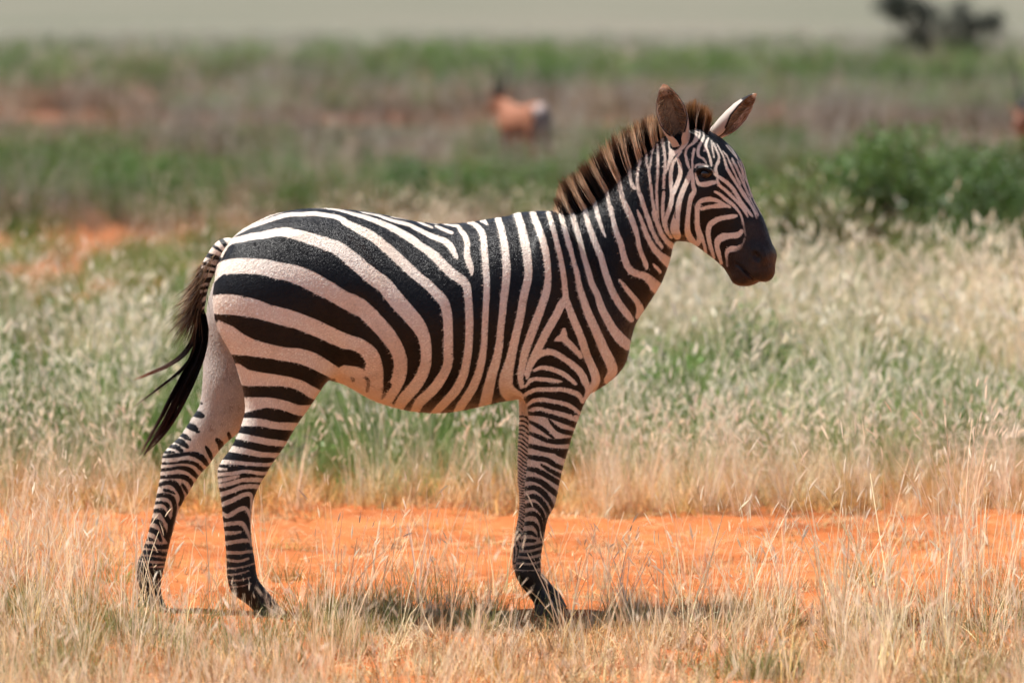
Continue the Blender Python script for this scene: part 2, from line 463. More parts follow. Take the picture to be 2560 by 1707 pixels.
 S('Q3', W, 990,690,13, 1000,760,16, 960,860,21, 920,940,24, 910,1030,24, 930,1080,19, 990,1110,17, 1020,1150,13, 1040,1190,9),
 S('Q3', W, 1070,790,13, 1040,860,19, 1030,940,24, 1060,1000,19, 1090,1080,17, 1110,1160,20, 1120,1225,14), S('Q3', W, 1000,990,12, 1045,975,20),
 S('Q3', W, 1120,830,10, 1130,920,12, 1145,1010,13, 1162,1095,7),
 S('Q3', W, 1150,860,10, 1190,950,13, 1230,1040,15, 1240,1110,16, 1205,1200,22, 1180,1280,24),
 S('Q3', W, 1210,890,8, 1260,980,10, 1310,1080,12, 1340,1180,14, 1370,1270,17, 1420,1360,19),
 S('Q3', W, 1300,990,8, 1370,1080,10, 1410,1180,10, 1460,1290,10, 1520,1400,10, 1580,1500,10),
 S('Q3', W, 1440,1100,8, 1500,1200,10, 1550,1310,10, 1600,1420,9, 1630,1540,8),
 S('Q3', W, 1350,900,6, 1450,1020,7, 1560,1150,8, 1610,1260,8, 1630,1340,8),
 S('Q3', W, 850,960,20, 830,1060,18, 820,1150,17, 822,1250,16, 800,1330,26),
 # ear base
 S('Q3', W, 720,640,60, 730,760,55, 690,880,45, 610,960,45, 520,1010,50, 475,930,28, 460,840,14),
 S('Q3', K, 480,880,16, 500,940,24, 560,958,24, 610,910,24, 650,840,20, 668,800,10),
 # round the eye
 S('Q3', W, 868,1245,14, 890,1212,17, 980,1207,17, 1065,1228,14),
 S('Q3', W, 868,1340,10, 890,1430,20, 920,1500,28, 1000,1515,38, 1100,1495,38, 1180,1480,26),
 S('Q3', K, 880,1290,26, 960,1300,62, 1050,1310,66, 1110,1330,40), S('Q3', K, 930,1400,20, 1030,1415,28, 1140,1410,24),
 # shoulder
 S('QS', W, 890,340,28, 880,420,48, 830,450,38, 785,468,18), S('QS', W, 900,460,45, 1000,560,40, 1070,630,36, 1108,690,26),
 S('QS', W, 470,790,28, 520,700,36, 580,650,42, 640,632,40, 700,622,42, 780,645,38, 860,692,38, 950,752,37, 1040,822,42, 1110,900,45, 1160,1000,46, 1195,1080,38, 1200,1130,28, 1170,1200,18),
 S('QS', W, 480,760,30, 450,830,26, 430,900,26, 405,960,18),
 S('QS', W, 500,868,16, 580,832,26, 680,838,31, 780,868,31, 880,912,31, 960,970,28, 1040,1040,20),
 S('QS', W, 385,1080,14, 450,1000,24, 520,978,25, 620,985,28, 720,995,26, 800,1005,20, 860,1012,10),
 S('QS', W, 370,1190,20, 430,1155,26, 520,1118,27, 620,1115,27, 720,1115,29, 850,1112,28, 950,1132,31, 1040,1162,32, 1100,1210,30, 1130,1270,26),
 S('QS', W, 400,1320,20, 500,1258,25, 620,1250,27, 740,1270,27, 860,1292,27, 960,1327,27, 1040,1380,25, 1100,1430,20),
 S('QS', W, 420,1410,22, 500,1372,27, 600,1370,25, 700,1400,25, 820,1425,25, 920,1452,25, 1000,1500,23, 1060,1550,20),
]
FRONT = [   # near front leg below the elbow: black on white
 S('RE', K, 320,352,12, 420,360,15, 500,385,17, 600,420,18), S('RE', K, 320,395,9, 380,425,13, 430,460,13, 470,495,7),
 S('RE', K, 440,385,5, 480,430,13, 520,455,15, 600,470,15), S('RE', K, 320,462,10, 380,485,14, 440,510,14, 500,515,17, 580,508,20),
 S('RE', K, 310,535,12, 380,550,16, 450,565,16, 560,578,22), S('RE', K, 310,598,12, 370,610,16, 430,620,17, 480,650,15, 540,675,13),
 S('RE', K, 490,588,8, 560,612,14), S('RE', K, 305,668,12, 370,680,16, 430,710,17, 520,765,15), S('RE', K, 400,648,8, 450,680,13, 530,722,15),
 S('RE', K, 300,730,12, 370,735,16, 430,770,18, 500,830,15), S('RE', K, 295,788,12, 360,780,16, 410,810,18, 450,860,14, 470,905,10),
 S('RE', K, 300,842,12, 360,830,16, 410,870,16, 440,930,12, 430,970,9), S('RE', K, 300,887,13, 360,880,15, 400,920,13, 420,980,10, 415,1030,7),
 S('RE', K, 300,938,13, 360,930,14, 395,970,12, 405,1040,7, 400,1080,7), S('RE', K, 290,990,12, 350,985,14, 380,1020,10, 385,1060,7),
 S('RE', K, 285,1042,12, 340,1040,13, 370,1060,7), S('RE', K, 275,1086,10, 340,1085,12, 365,1085,7),
 S('RE', K, 270,1126,10, 340,1125,12, 400,1108,10), S('RE', K, 260,1162,11, 330,1165,11, 405,1143,11),
 S('RE', K, 250,1197,12, 330,1202,12, 405,1185,12), S('RE', K, 245,1234,15, 330,1240,15, 405,1224,15),
]
FARHIND = [
 S('RD', K, 480,148,12, 530,150,24, 565,165,12), S('RD', K, 430,215,14, 490,235,25, 530,265,12), S('RD', K, 390,280,10, 440,300,18, 475,320,9),
 S('RD', K, 350,318,10, 410,335,22, 455,368,14), S('RD', K, 310,362,10, 380,370,18, 415,395,16), S('RD', K, 285,402,10, 330,405,12, 365,405,7),
 S('RD', K, 270,437,9, 350,430,14, 420,420,14, 470,415,14, 520,425,21, 560,450,21, 590,490,14),
 S('RD', K, 270,480,10, 350,480,8, 430,470,12, 500,480,14, 540,510,14, 565,540,10), S('RD', K, 265,527,12, 330,520,12, 400,510,14, 460,520,18, 500,550,18, 540,590,12),
 S('RD', K, 255,577,12, 340,570,14, 420,570,18, 470,595,18, 500,650,10), S('RD', K, 245,632,12, 320,610,16, 370,620,22, 400,660,20, 420,710,16, 405,760,12),
 S('RD', K, 420,620,9, 440,650,12, 460,690,7), S('RD', K, 300,660,11, 340,670,12, 370,685,7),
 S('RD', K, 235,702,14, 300,695,16, 350,715,19, 370,770,16, 365,830,14, 345,900,16, 340,960,14), S('RD', K, 225,748,12, 290,745,12, 325,770,15, 330,812,7),
 S('RD', K, 215,805,12, 280,800,17, 310,840,18, 340,900,19, 330,970,16), S('RD', K, 200,862,16, 265,880,18, 300,950,18, 335,1015,12),
 S('RD', K, 190,922,18, 250,950,18, 278,1005,11), S('RD', K, 170,985,16, 240,1002,9), S('RD', K, 160,1035,14, 250,1045,17, 345,1040,17),
 S('RD', K, 150,1080,16, 250,1086,16, 340,1096,16), S('RD', K, 140,1120,18, 240,1126,13, 330,1136,12), S('RD', K, 110,1165,26, 230,1166,9, 330,1160,9),
 S('RD', K, 655,320,13, 680,350,22, 682,405,12), S('RD', K, 580,368,9, 605,410,16, 622,458,9), S('RD', K, 735,280,12, 748,318,14), S('RD', K, 540,60,5, 552,78,8),
]
FARHIND_LEVEL = 980 + 1185 / 2.7038     # below this the pastern is black
FRONT_LEVEL = 880 + 1258 / 2.305


def paint(uv, strokes, base):
    """signed field in photo pixels: > 0 white, < 0 black"""
    f = np.full(len(uv), -40.0 if base == K else 40.0)
    for c, pl in strokes:
        m = 45.0
        lo = pl[:, :2].min(0) - m
        hi = pl[:, :2].max(0) + m
        idx = np.nonzero((uv[:, 0] > lo[0]) & (uv[:, 0] < hi[0]) & (uv[:, 1] > lo[1]) & (uv[:, 1] < hi[1]))[0]
        if not len(idx): continue
        q = uv[idx]
        best = np.full(len(idx), -1e3)
        for a, b in zip(pl[:-1], pl[1:]):
            d = b[:2] - a[:2]
            L = max(d @ d, 1e-9)
            t = np.clip(((q - a[:2]) @ d) / L, 0, 1)
            dist = np.hypot(q[:, 0] - a[0] - t * d[0], q[:, 1] - a[1] - t * d[1])
            best = np.maximum(best, a[2] + t * (b[2] - a[2]) - dist)
        if c == W: f[idx] = np.maximum(f[idx], best)
        elif c == 2: f[idx] = np.minimum(f[idx], np.maximum(-best, -0.45))     # thin brown smudge
        else: f[idx] = np.minimum(f[idx], -best)
    return np.clip(f, -40, 40)
# ------------------------------------------------------------------ zebra body: lofted parts blended into one skin
VOX = 0.0042
YAW = R(30)
HEAD_PIV = P(1690, 345)


def loft(stations, nsub=8, nring=96, tops=1.0, bots=1.0, xf=None):
    """stations: (u1, v1, u2, v2, half width, Y): outline point pairs in the photo's side view"""
    rows = []
    for s in stations:
        Y = s[5]
        rows.append(np.concatenate([P(s[0], s[1], Y), P(s[2], s[3], Y), [s[4]]]))
    st = catmull(np.array(rows), nsub)
    th = np.linspace(0, 2 * np.pi, nring, endpoint=False)
    c, s_ = np.cos(th), np.sin(th)
    cy = np.sign(c) * np.where(s_ > 0, np.abs(c) ** tops, np.abs(c) ** bots)
    V = []
    for r in st:
        A, B, w = r[:3], r[3:6], r[6]
        mid = (A + B) / 2
        V.append(mid[None] + s_[:, None] * ((A - B) / 2)[None] + cy[:, None] * w * np.array([0, 1.0, 0])[None])
    V = np.array(V)
    n = len(V)
    c0, c1 = V[0].mean(0), V[-1].mean(0)
    pts = np.concatenate([V.reshape(-1, 3), [c0, c1]])
    i = np.arange(nring)
    j = (i + 1) % nring
    F = []
    for k in range(n - 1):
        F.append(np.stack([k * nring + i, k * nring + j, (k + 1) * nring + j, (k + 1) * nring + i], 1))
    quads = np.concatenate(F)
    tris = np.concatenate([np.stack([j, i, np.full(nring, n * nring)], 1),
                           np.stack([(n - 1) * nring + i, (n - 1) * nring + j, np.full(nring, n * nring + 1)], 1)])
    if xf is not None: pts = xf(pts)
    return pts, quads, tris


def head_xf(p, inv=False):
    a = YAW if inv else -YAW
    q = p - HEAD_PIV
    c, s = math.cos(a), math.sin(a)
    o = q.copy()
    o[:, 0] = c * q[:, 0] - s * q[:, 1]
    o[:, 1] = s * q[:, 0] + c * q[:, 1]
    return o + HEAD_PIV


def hx(u):      # undo the foreshortening of the turned head
    return 1690 + (u - 1690) / math.cos(YAW)


TORSO = [(540, 665, 538, 790, .07, 0), (556, 628, 556, 840, .135, 0), (585, 592, 590, 880, .19, 0), (620, 566, 625, 905, .225, 0), (680, 538, 680, 925, .25, 0),
         (740, 525, 740, 938, .262, 0), (800, 521, 800, 945, .268, 0), (860, 524, 860, 960, .272, 0), (930, 532, 930, 998, .28, 0),
         (1000, 546, 1000, 1021, .29, 0), (1060, 557, 1060, 1030, .295, 0), (1120, 560, 1120, 1030, .292, 0), (1180, 555, 1180, 1020, .282, 0),
         (1240, 545, 1240, 1006, .268, 0), (1300, 538, 1300, 996, .25, 0), (1360, 537, 1365, 990, .235, 0), (1420, 545, 1430, 988, .215, 0),
         (1470, 575, 1480, 972, .19, 0), (1515, 640, 1525, 942, .155, 0), (1545, 720, 1553, 905, .11, 0), (1558, 780, 1562, 880, .07, 0)]
NECK = [(1300, 545, 1470, 975, .19, 0), (1360, 538, 1545, 920, .165, 0), (1405, 537, 1572, 850, .145, 0), (1447, 527, 1592, 803, .125, 0), (1487, 503, 1622, 757, .108, 0),
        (1528, 466, 1652, 708, .096, 0), (1562, 430, 1671, 660, .088, 0), (1598, 393, 1682, 615, .08, 0), (1640, 355, 1686, 580, .074, 0), (1690, 330, 1696, 545, .066, 0)]
HEAD = [(hx(1672), 335, hx(1660), 505, .05, 0), (hx(1715), 318, hx(1664), 548, .07, 0), (hx(1766), 326, hx(1676), 582, .082, 0), (hx(1809), 355, hx(1700), 600, .095, 0),
        (hx(1843), 400, hx(1730), 606, .091, 0), (hx(1858), 447, hx(1757), 624, .073, 0), (hx(1876), 495, hx(1786), 646, .059, 0), (hx(1899), 540, hx(1808), 666, .053, 0),
        (hx(1913), 582, hx(1822), 686, .052, 0), (hx(1924), 622, hx(1838), 701, .054, 0), (hx(1923), 655, hx(1864), 704, .049, 0), (hx(1914), 678, hx(1886), 699, .03, 0)]
NY, FY = -0.135, 0.135
HIND = [(585, 610, 790, 590, .05, -.13), (545, 690, 830, 690, .10, -.145), (533, 750, 850, 780, .118, -.15), (545, 820, 856, 862, .115, -.15), (580, 888, 838, 922, .098, -.148), (600, 948, 808, 966, .084, NY),
        (613, 1008, 772, 1020, .07, NY), (606, 1055, 742, 1062, .06, NY), (580, 1115, 708, 1120, .05, NY), (548, 1163, 675, 1166, .043, NY), (545, 1200, 655, 1200, .04, NY),
        (553, 1250, 634, 1248, .034, NY), (558, 1300, 627, 1300, .03, NY), (563, 1350, 629, 1350, .029, NY), (567, 1405, 637, 1402, .031, NY), (569, 1445, 644, 1444, .037, NY),
        (580, 1480, 660, 1468, .036, NY), (608, 1502, 680, 1492, .032, NY), (634, 1524, 697, 1514, .034, NY), (640, 1536, 704, 1528, .03, NY)]
FHIND = [(570, 640, 760, 620, .05, .13), (530, 720, 770, 720, .10, .145), (514, 800, 760, 800, .11, .15), (509, 880, 720, 900, .098, .148), (507, 950, 655, 985, .08, FY), (500, 1010, 620, 1045, .066, FY),
         (482, 1042, 598, 1078, .056, FY), (450, 1090, 562, 1110, .048, FY), (411, 1130, 536, 1141, .044, FY), (404, 1160, 515, 1167, .042, FY), (400, 1195, 492, 1196, .04, FY),
         (393, 1230, 471, 1232, .036, FY), (384, 1275, 446, 1276, .032, FY), (376, 1310, 438, 1308, .03, FY), (368, 1342, 428, 1343, .029, FY), (356, 1378, 418, 1384, .031, FY),
         (341, 1412, 411, 1416, .037, FY), (342, 1442, 404, 1444, .034, FY), (348, 1468, 402, 1472, .032, FY), (349, 1495, 406, 1495, .034, FY), (350, 1506, 408, 1506, .03, FY)]
NF, FF = -0.115, 0.115
FORE = [(1330, 700, 1470, 690, .04, -.115), (1308, 790, 1500, 770, .068, -.12), (1300, 870, 1512, 870, .076, -.12), (1303, 935, 1490, 955, .07, NF), (1311, 985, 1463, 1003, .06, NF), (1319, 1025, 1450, 1037, .055, NF), (1322, 1075, 1433, 1082, .05, NF),
        (1320, 1123, 1419, 1128, .046, NF), (1317, 1175, 1405, 1178, .042, NF), (1311, 1222, 1396, 1222, .04, NF), (1313, 1262, 1386, 1263, .04, NF), (1312, 1297, 1369, 1297, .035, NF),
        (1306, 1340, 1360, 1345, .029, NF), (1297, 1379, 1354, 1380, .029, NF), (1289, 1415, 1352, 1415, .034, NF), (1289, 1437, 1354, 1440, .036, NF), (1302, 1462, 1358, 1462, .032, NF),
        (1322, 1487, 1366, 1483, .03, NF), (1335, 1508, 1380, 1502, .033, NF), (1340, 1520, 1386, 1515, .029, NF)]
FFORE = [(1320, 800, 1470, 780, .05, .12), (1305, 900, 1480, 900, .07, .12), (1300, 950, 1440, 950, .06, FF), (1297, 1001, 1400, 1001, .05, FF), (1298, 1053, 1395, 1053, .046, FF), (1295, 1105, 1388, 1105, .043, FF),
         (1294, 1162, 1382, 1162, .041, FF), (1294, 1201, 1375, 1201, .04, FF), (1298, 1240, 1372, 1240, .039, FF), (1297, 1279, 1358, 1280, .034, FF), (1290, 1322, 1346, 1322, .029, FF),
         (1284, 1366, 1340, 1366, .028, FF), (1281, 1392, 1342, 1392, .031, FF), (1284, 1422, 1346, 1425, .036, FF), (1300, 1445, 1362, 1440, .034, FF), (1328, 1472, 1378, 1460, .031, FF),
         (1352, 1494, 1400, 1484, .033, FF), (1358, 1504, 1405, 1496, .029, FF)]

LO = np.array([-1.30, -0.42, -0.02])
DIM = (np.array([0.98, 0.42, 1.66]) - LO) / VOX
DIM = DIM.astype(int) + 1
HB = 9
parts = {}


def level(name, geo):
    pts, quads, tris = geo
    g = vdb.FloatGrid.createLevelSetFromPolygons(((pts - LO) / VOX).astype(np.float32), triangles=tris.astype(np.uint32),
                                                 quads=quads.astype(np.uint32), halfWidth=float(HB))
    lo = np.maximum(np.floor((pts.min(0) - LO) / VOX).astype(int) - HB, 0)
    hi = np.minimum(np.ceil((pts.max(0) - LO) / VOX).astype(int) + HB, DIM)
    a = np.empty(tuple(hi - lo), np.float32)
    g.copyToArray(a, ijk=tuple(int(x) for x in lo))
    a *= VOX
    parts[name] = (lo, a)
    return lo, a


F = np.full(tuple(DIM), HB * VOX, np.float32)


def smin(a, b, k):
    h = np.clip(0.5 + 0.5 * (b - a) / k, 0, 1)
    return b + (a - b) * h - k * h * (1 - h)


def blend(name, geo, k):
    lo, a = level(name, geo)
    sl = tuple(slice(l, l + s) for l, s in zip(lo, a.shape))
    F[sl] = smin(F[sl], a, k)


def blob(c, r, k, ax=None, sub=False, xf=None):
    """ellipsoid bump (or hollow) at world point c with radii r; ax: rotation about y"""
    c = np.asarray(c, float)
    r = np.asarray(r, float)
    m = r.max() + k + 0.01
    lo = np.maximum(((c - m - LO) / VOX).astype(int), 0)
    hi = np.minimum(((c + m - LO) / VOX).astype(int) + 1, DIM)
    g = np.meshgrid(*[np.arange(l, h) * VOX + o for l, h, o in zip(lo, hi, LO)], indexing='ij')
    q = np.stack([g[i] - c[i] for i in range(3)], -1)
    if ax is not None: q = q @ ax
    n = np.sqrt(((q / r) ** 2).sum(-1)) + 1e-9
    n2 = np.sqrt(((q / r ** 2) ** 2).sum(-1)) + 1e-9
    d = (n * (n - 1) / n2).astype(np.float32)
    sl = tuple(slice(l, h) for l, h in zip(lo, hi))
    if sub: F[sl] = -smin(-F[sl], d, k)
    else: F[sl] = smin(F[sl], d, k)


def roty(a):
    c, s = math.cos(a), math.sin(a)
    return np.array([[c, 0, s], [0, 1, 0], [-s, 0, c]]).T


blend('torso', loft(TORSO, tops=1.12, bots=0.95), 0.001)
blend('neck', loft(NECK, tops=1.05), 0.05)
blend('near_hind', loft(HIND), 0.04)
blend('far_hind', loft(FHIND), 0.04)
blend('near_fore', loft(FORE), 0.035)
blend('far_fore', loft(FFORE), 0.035)
blend('head', loft(HEAD, xf=head_xf, tops=0.85), 0.03)


def hp(u, v, y):    # point in the head's own frame (photo pixel of the side view, metres off its mid-plane)
    return head_xf(np.array([P(hx(u), v) + np.array([0, y, 0])]))[0]


HR = np.array([[math.cos(-YAW), -math.sin(-YAW), 0], [math.sin(-YAW), math.cos(-YAW), 0], [0, 0, 1]])
for s in (-1, 1):
    blob(hp(1722, 520, s * .062), (.07, .03, .085), .02, ax=HR @ roty(R(-20)))          # jaw muscle
    blob(hp(1794, 431, s * .112), (.030, .014, .022), .012, ax=HR, sub=True)               # eye socket
    for k in range(13):                                                                    # upper lid
        a = R(15 + 150 * k / 12)
        c0 = hp(1793, 429, s * (.091 + .004 * math.sin(a)))
        blob(c0 + HR @ np.array([.026 * math.cos(a), 0, .017 * math.sin(a)]), (.0065, .0065, .0055), .006)
    blob(hp(1800, 480, s * .058), (.05, .012, .012), .02, ax=HR @ roty(R(52)))             # cheek bone
    blob(hp(1903, 628, s * .037), (.022, .012, .030), .022, ax=HR @ roty(R(25)))                          # nostril wing
    blob(hp(1905, 634, s * .060), (.0125, .017, .022), .004, ax=HR @ roty(R(30)), sub=True)  # nostril
    blob(P(1425, 700, 0) + [0, s * .175, 0], (.07, .05, .2), .05, ax=roty(R(18)))          # shoulder blade
    blob(P(1320, 930, 0) + [0, s * .14, 0], (.06, .045, .06), .04)                         # elbow
    blob(P(905, 800, 0) + [0, s * .335, 0], (.08, .06, .14), .05, sub=True)                # hollow of the flank
for Y, pts in ((NY, ((612, 1180), (640, 1165))), (FY, ((470, 1150), (500, 1140)))):
    for u, v in pts:
        blob(P(u, v, Y), (.03, .043, .035), .02)
# chin and lips
blob(hp(1856, 692, 0), (.032, .036, .018), .025, ax=HR)
blob(hp(1908, 676, 0), (.020, .040, .026), .025, ax=HR)
# crease of the mouth
for k in range(18):
    t = k / 17
    for s in (-1, 1):
        blob(hp(1850 + 44 * t, 652 + 44 * t - 8 * math.sin(math.pi * t), s * (.062 - .010 * t)), (.0045, .016, .0042), .003, ax=HR, sub=True)
# groove between the two buttocks, the groove behind the elbow
for k in range(10):
    t = k / 9
    blob(P(533 + 6 * t, 690 + 150 * t, 0), (.03, .012, .03), .02, sub=True)

g = vdb.FloatGrid(HB * VOX)
g.copyFromArray(F)
g.gridClass = vdb.GridClass.LEVEL_SET
zp, zq = g.convertToQuads()
zp = zp.astype(np.float64)
zq = zq.astype(np.int64)[:, ::-1]
# relax the voxel stepping a little
nb = np.concatenate([zq[:, [0, 1]], zq[:, [1, 2]], zq[:, [2, 3]], zq[:, [3, 0]]])
deg = np.bincount(nb.ravel(), minlength=len(zp)).astype(float)[:, None]


def relax(p, lam):
    acc = np.zeros_like(p)
    for c in range(3):
        acc[:, c] = np.bincount(nb[:, 0], p[nb[:, 1], c], len(p)) + np.bincount(nb[:, 1], p[nb[:, 0], c], len(p))
    return p + lam * (acc / deg - p)


for _ in range(6):
    zp = relax(relax(zp, 0.5), -0.52)
zw = zp * VOX + LO

fn = np.cross(zw[zq[:, 2]] - zw[zq[:, 0]], zw[zq[:, 3]] - zw[zq[:, 1]])
vn = np.zeros_like(zw)
for c in range(4):
    for k in range(3):
        vn[:, k] += np.bincount(zq[:, c], fn[:, k], len(zw))
vn /= np.linalg.norm(vn, axis=1)[:, None] + 1e-12
if (vn * (zw - zw.mean(0))).sum() < 0:
    vn = -vn
    zq = zq[:, ::-1]

# which part each point of the skin belongs to
ii = np.rint(zp).astype(int)
names = list(parts)
D = np.full((len(names), len(zw)), 1.0)
for k, nme in enumerate(names):
    lo, a = parts[nme]
    j = ii - lo
    ok = ((j >= 0) & (j < np.array(a.shape))).all(1)
    D[k, ok] = a[j[ok, 0], j[ok, 1], j[ok, 2]]
own = D.argmin(0)
pid = {n: k for k, n in enumerate(names)}
del F
is_head = own == pid['head']
mir = zw.copy()
mir[:, 1] = -np.abs(mir[:, 1])
hl = head_xf(zw[is_head], inv=True)
hl[:, 1] = HEAD_PIV[1] - np.abs(hl[:, 1] - HEAD_PIV[1])
mir[is_head] = head_xf(hl)
uv = project(mir)
uv_own = project(zw)


def coat_field(uv):
    f = paint(uv, COAT, K)
    lower = (uv[:, 1] > 1020) & (uv[:, 0] > 1250)
    g_ = paint(uv, FRONT, W)
    g_ = np.minimum(g_, (FRONT_LEVEL - uv[:, 1]))
    # hand over from the shoulder (white on black) to the leg (black on white)
    edge = (uv[:, 1] - (880 + (338 + 0.10 * ((uv[:, 0] - 1180) * 2.305 - 330)) / 2.305))
    sel = lower & (edge > 0)
    f[sel] = g_[sel]
    return f


stripe = coat_field(uv)
fh = (own == pid['far_hind']) & (vn[:, 1] < 0.55)
ff = paint(uv_own[fh], FARHIND, W)
stripe[fh] = np.minimum(ff, (FARHIND_LEVEL - uv_own[fh][:, 1]))
fo = (own == pid['far_fore'])
u2 = uv_own[fo]
lv = u2[:, 1] - 0.25 * (u2[:, 0] - 1330) + 5 * np.sin(u2[:, 0] * 0.11 + u2[:, 1] * .02)
per = np.clip(30 - (lv - 1040) * 0.04, 15, 30)
band = np.abs(((lv / per) % 1.0) - 0.5) * per * 2 - per * 0.45
band = np.where(lv < 1040, 12, band)
stripe[fo] = np.where(u2[:, 1] > 1425, -12, np.clip(band, -12, 12))
# muzzle: dark skin from the nostrils down; boundary traced in the photo
# polygon test: inside = muzzle
poly = np.array([(1818, 668), (1815, 655), (1822, 640), (1836, 630), (1850, 618), (1858, 600), (1862, 585), (1858, 566), (1866, 549), (1898, 543), (1990, 520), (1990, 740), (1822, 740)], float)


def poly_field(uv, poly):
    ins = np.zeros(len(uv), bool)
    dmin = np.full(len(uv), 1e9)
    for a, b in zip(poly, np.roll(poly, -1, 0)):
        c = ((a[1] > uv[:, 1]) != (b[1] > uv[:, 1])) & (uv[:, 0] < (b[0] - a[0]) * (uv[:, 1] - a[1]) / (b[1] - a[1] + 1e-12) + a[0])
        ins ^= c
        d = b - a
        t = np.clip(((uv - a) @ d) / (d @ d), 0, 1)
        dmin = np.minimum(dmin, np.hypot(uv[:, 0] - a[0] - t * d[0], uv[:, 1] - a[1] - t * d[1]))
    return np.where(ins, dmin, -dmin)


muzzle = np.full(len(zw), -40.0)
muzzle[is_head] = np.clip(poly_field(uv[is_head], poly), -40, 40)

m = NT("zebra_coat")
co = m.n("TexCoord").outputs["Object"]
mp = m.n("Mapping")
mp.inputs["Scale"].default_value = (1, 1, 1)
m.l(co, mp.inputs[0])
fine = m.noise(340, 2, 0.6, mp.outputs[0])
mid = m.noise(26, 4, 0.6, mp.outputs[0])
big = m.noise(5.5, 3, 0.55, mp.outputs[0])
st = m.attr("stripe")
jit = m.math('MULTIPLY', m.math('SUBTRACT', fine, 0.5), 3.0)
jit2 = m.math('MULTIPLY', m.math('SUBTRACT', m.noise(60, 3, 0.6, mp.outputs[0]), 0.5), 2.2)
sj = m.math('ADD', m.math('ADD', st, jit), jit2)
fac = m.math('MULTIPLY_ADD', sj, 0.42, True)
fac.node.inputs[2].default_value = 0.5
white = m.ramp(big, [(0.32, (0.74, 0.60, 0.48)), (0.5, (0.82, 0.71, 0.60)), (0.68, (0.85, 0.78, 0.69))])
white = m.mix(m.ramp(mid, [(0.35, 0.0), (0.75, 0.3)]), white, (0.66, 0.45, 0.33))
# dirt scuffs on the white coat
dm = m.noise(14, 6, 0.75, mp.outputs[0])
white = m.mix(m.ramp(dm, [(0.60, 0.0), (0.74, 0.55)]), white, (0.33, 0.22, 0.16))
white = m.mix(m.math('MULTIPLY', m.attr("dust_bounce"), 0.75), white, (0.42, 0.24, 0.14))  # dusty tan, with warm light off the soil painted in
black = m.ramp(mid, [(0.3, (0.0022, 0.002, 0.0026)), (0.7, (0.0055, 0.0045, 0.005))])
black = m.mix(m.math('MULTIPLY', m.attr("dust_bounce"), 0.6), black, (0.014, 0.010, 0.008))
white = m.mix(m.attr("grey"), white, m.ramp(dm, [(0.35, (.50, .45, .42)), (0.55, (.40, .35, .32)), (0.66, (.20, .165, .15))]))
cc = m.mix(fac, black, white)
mzf = m.math('MULTIPLY_ADD', m.math('ADD', m.attr("muzzle"), m.math('MULTIPLY', jit, 3.5)), 0.075, True)
mzf.node.inputs[2].default_value = 0.5
muzcol = m.ramp(m.noise(18, 4, 0.6, mp.outputs[0]), [(0.3, (0.009, 0.007, 0.007)), (0.7, (0.038, 0.026, 0.022))])
cc = m.mix(mzf, cc, muzcol)
# hair grain
gm = m.n("Mapping")
gm.inputs["Scale"].default_value = (330, 330, 110)
m.l(co, gm.inputs[0])
grain = m.noise(1.0, 2, 0.6, gm.outputs[0])
cc = m.mix(m.math('MULTIPLY', m.ramp(grain, [(0.3, 1.0), (0.7, 0.0)]), 0.22), cc, (0.0, 0.0, 0.0))
hgt = m.math('ADD', m.math('MULTIPLY', grain, 1.2), m.math('MULTIPLY', mid, 0.35))
# wrinkled skin at the base of the neck
wm = m.n("Mapping")
wm.inputs["Scale"].default_value = (75, 12, 9)
wm.inputs["Rotation"].default_value = (0, R(-22), 0)
m.l(co, wm.inputs[0])
wrk = m.math('MULTIPLY', m.noise(1.0, 3, 0.6, wm.outputs[0]), m.math('MULTIPLY', m.attr("wrinkle"), 5.0))
hgt = m.math('ADD', hgt, wrk)
m.bump(hgt, 0.55, 0.004)
m.set(Base_Color=cc, Roughness=0.37, Specular_IOR_Level=0.24)
COATMAT = m.m

dust_bounce = np.clip((uv_own[:, 1] - 1050) / 330.0, 0, 1) ** 1.2  # dusty tan low on the legs; ground bounce light is part of this colour
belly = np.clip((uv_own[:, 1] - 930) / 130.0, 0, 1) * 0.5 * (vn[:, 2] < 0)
dust_bounce = np.maximum(dust_bounce, belly * 0.7)
grey = np.where(own == pid['far_hind'], np.clip((1120 - uv_own[:, 1]) / 90, 0, 1) * np.clip((.6 - vn[:, 1]) * 2, 0, 1), 0) * .85  # grey, dirty inner far thigh; part of its shade is put into the colour
wrinkle = np.exp(-(((uv[:, 0] - 1480) / 110) ** 2 + ((uv[:, 1] - 610) / 120) ** 2)) + .7 * np.exp(-(((uv[:, 0] - 1590) / 60) ** 2 + ((uv[:, 1] - 540) / 120) ** 2))
zroot = empty("zebra", (-0.36, 0, 0))
tag(zroot, "black and white striped zebra standing side-on on the orange soil, head turned to one side", "zebra")
zbody = mesh_obj("body", zw, zq, COATMAT, zroot, attrs={"stripe": stripe, "muzzle": muzzle, "dust_bounce": dust_bounce, "wrinkle": wrinkle, "grey": grey})
# ------------------------------------------------------------------ eyes, ears, hooves, mane, tail
def sphere_geo(c, r, nu=24, nv=14):
    v, f = [], []
    for j in range(nv + 1):
        ph = math.pi * j / nv
        for i in range(nu):
            th = 2 * math.pi * i / nu
            v.append((c[0] + r[0] * math.sin(ph) * math.cos(th), c[1] + r[1] * math.sin(ph) * math.sin(th), c[2] + r[2] * math.cos(ph)))
    for j in range(nv):
        for i in range(nu):
            f.append((j * nu + i, (j + 1) * nu + i, (j + 1) * nu + (i + 1) % nu, j * nu + (i + 1) % nu))
    return np.array(v), np.array(f)


EYEMAT = NT("eye").set(Base_Color=(0.010, 0.006, 0.004), Roughness=0.06, Specular_IOR_Level=0.5)
for s in (-1, 1):
    v, f = sphere_geo(hp(1793, 430, s * .079), (.021, .021, .0175))
    mesh_obj("eye", v, f, EYEMAT, zroot)

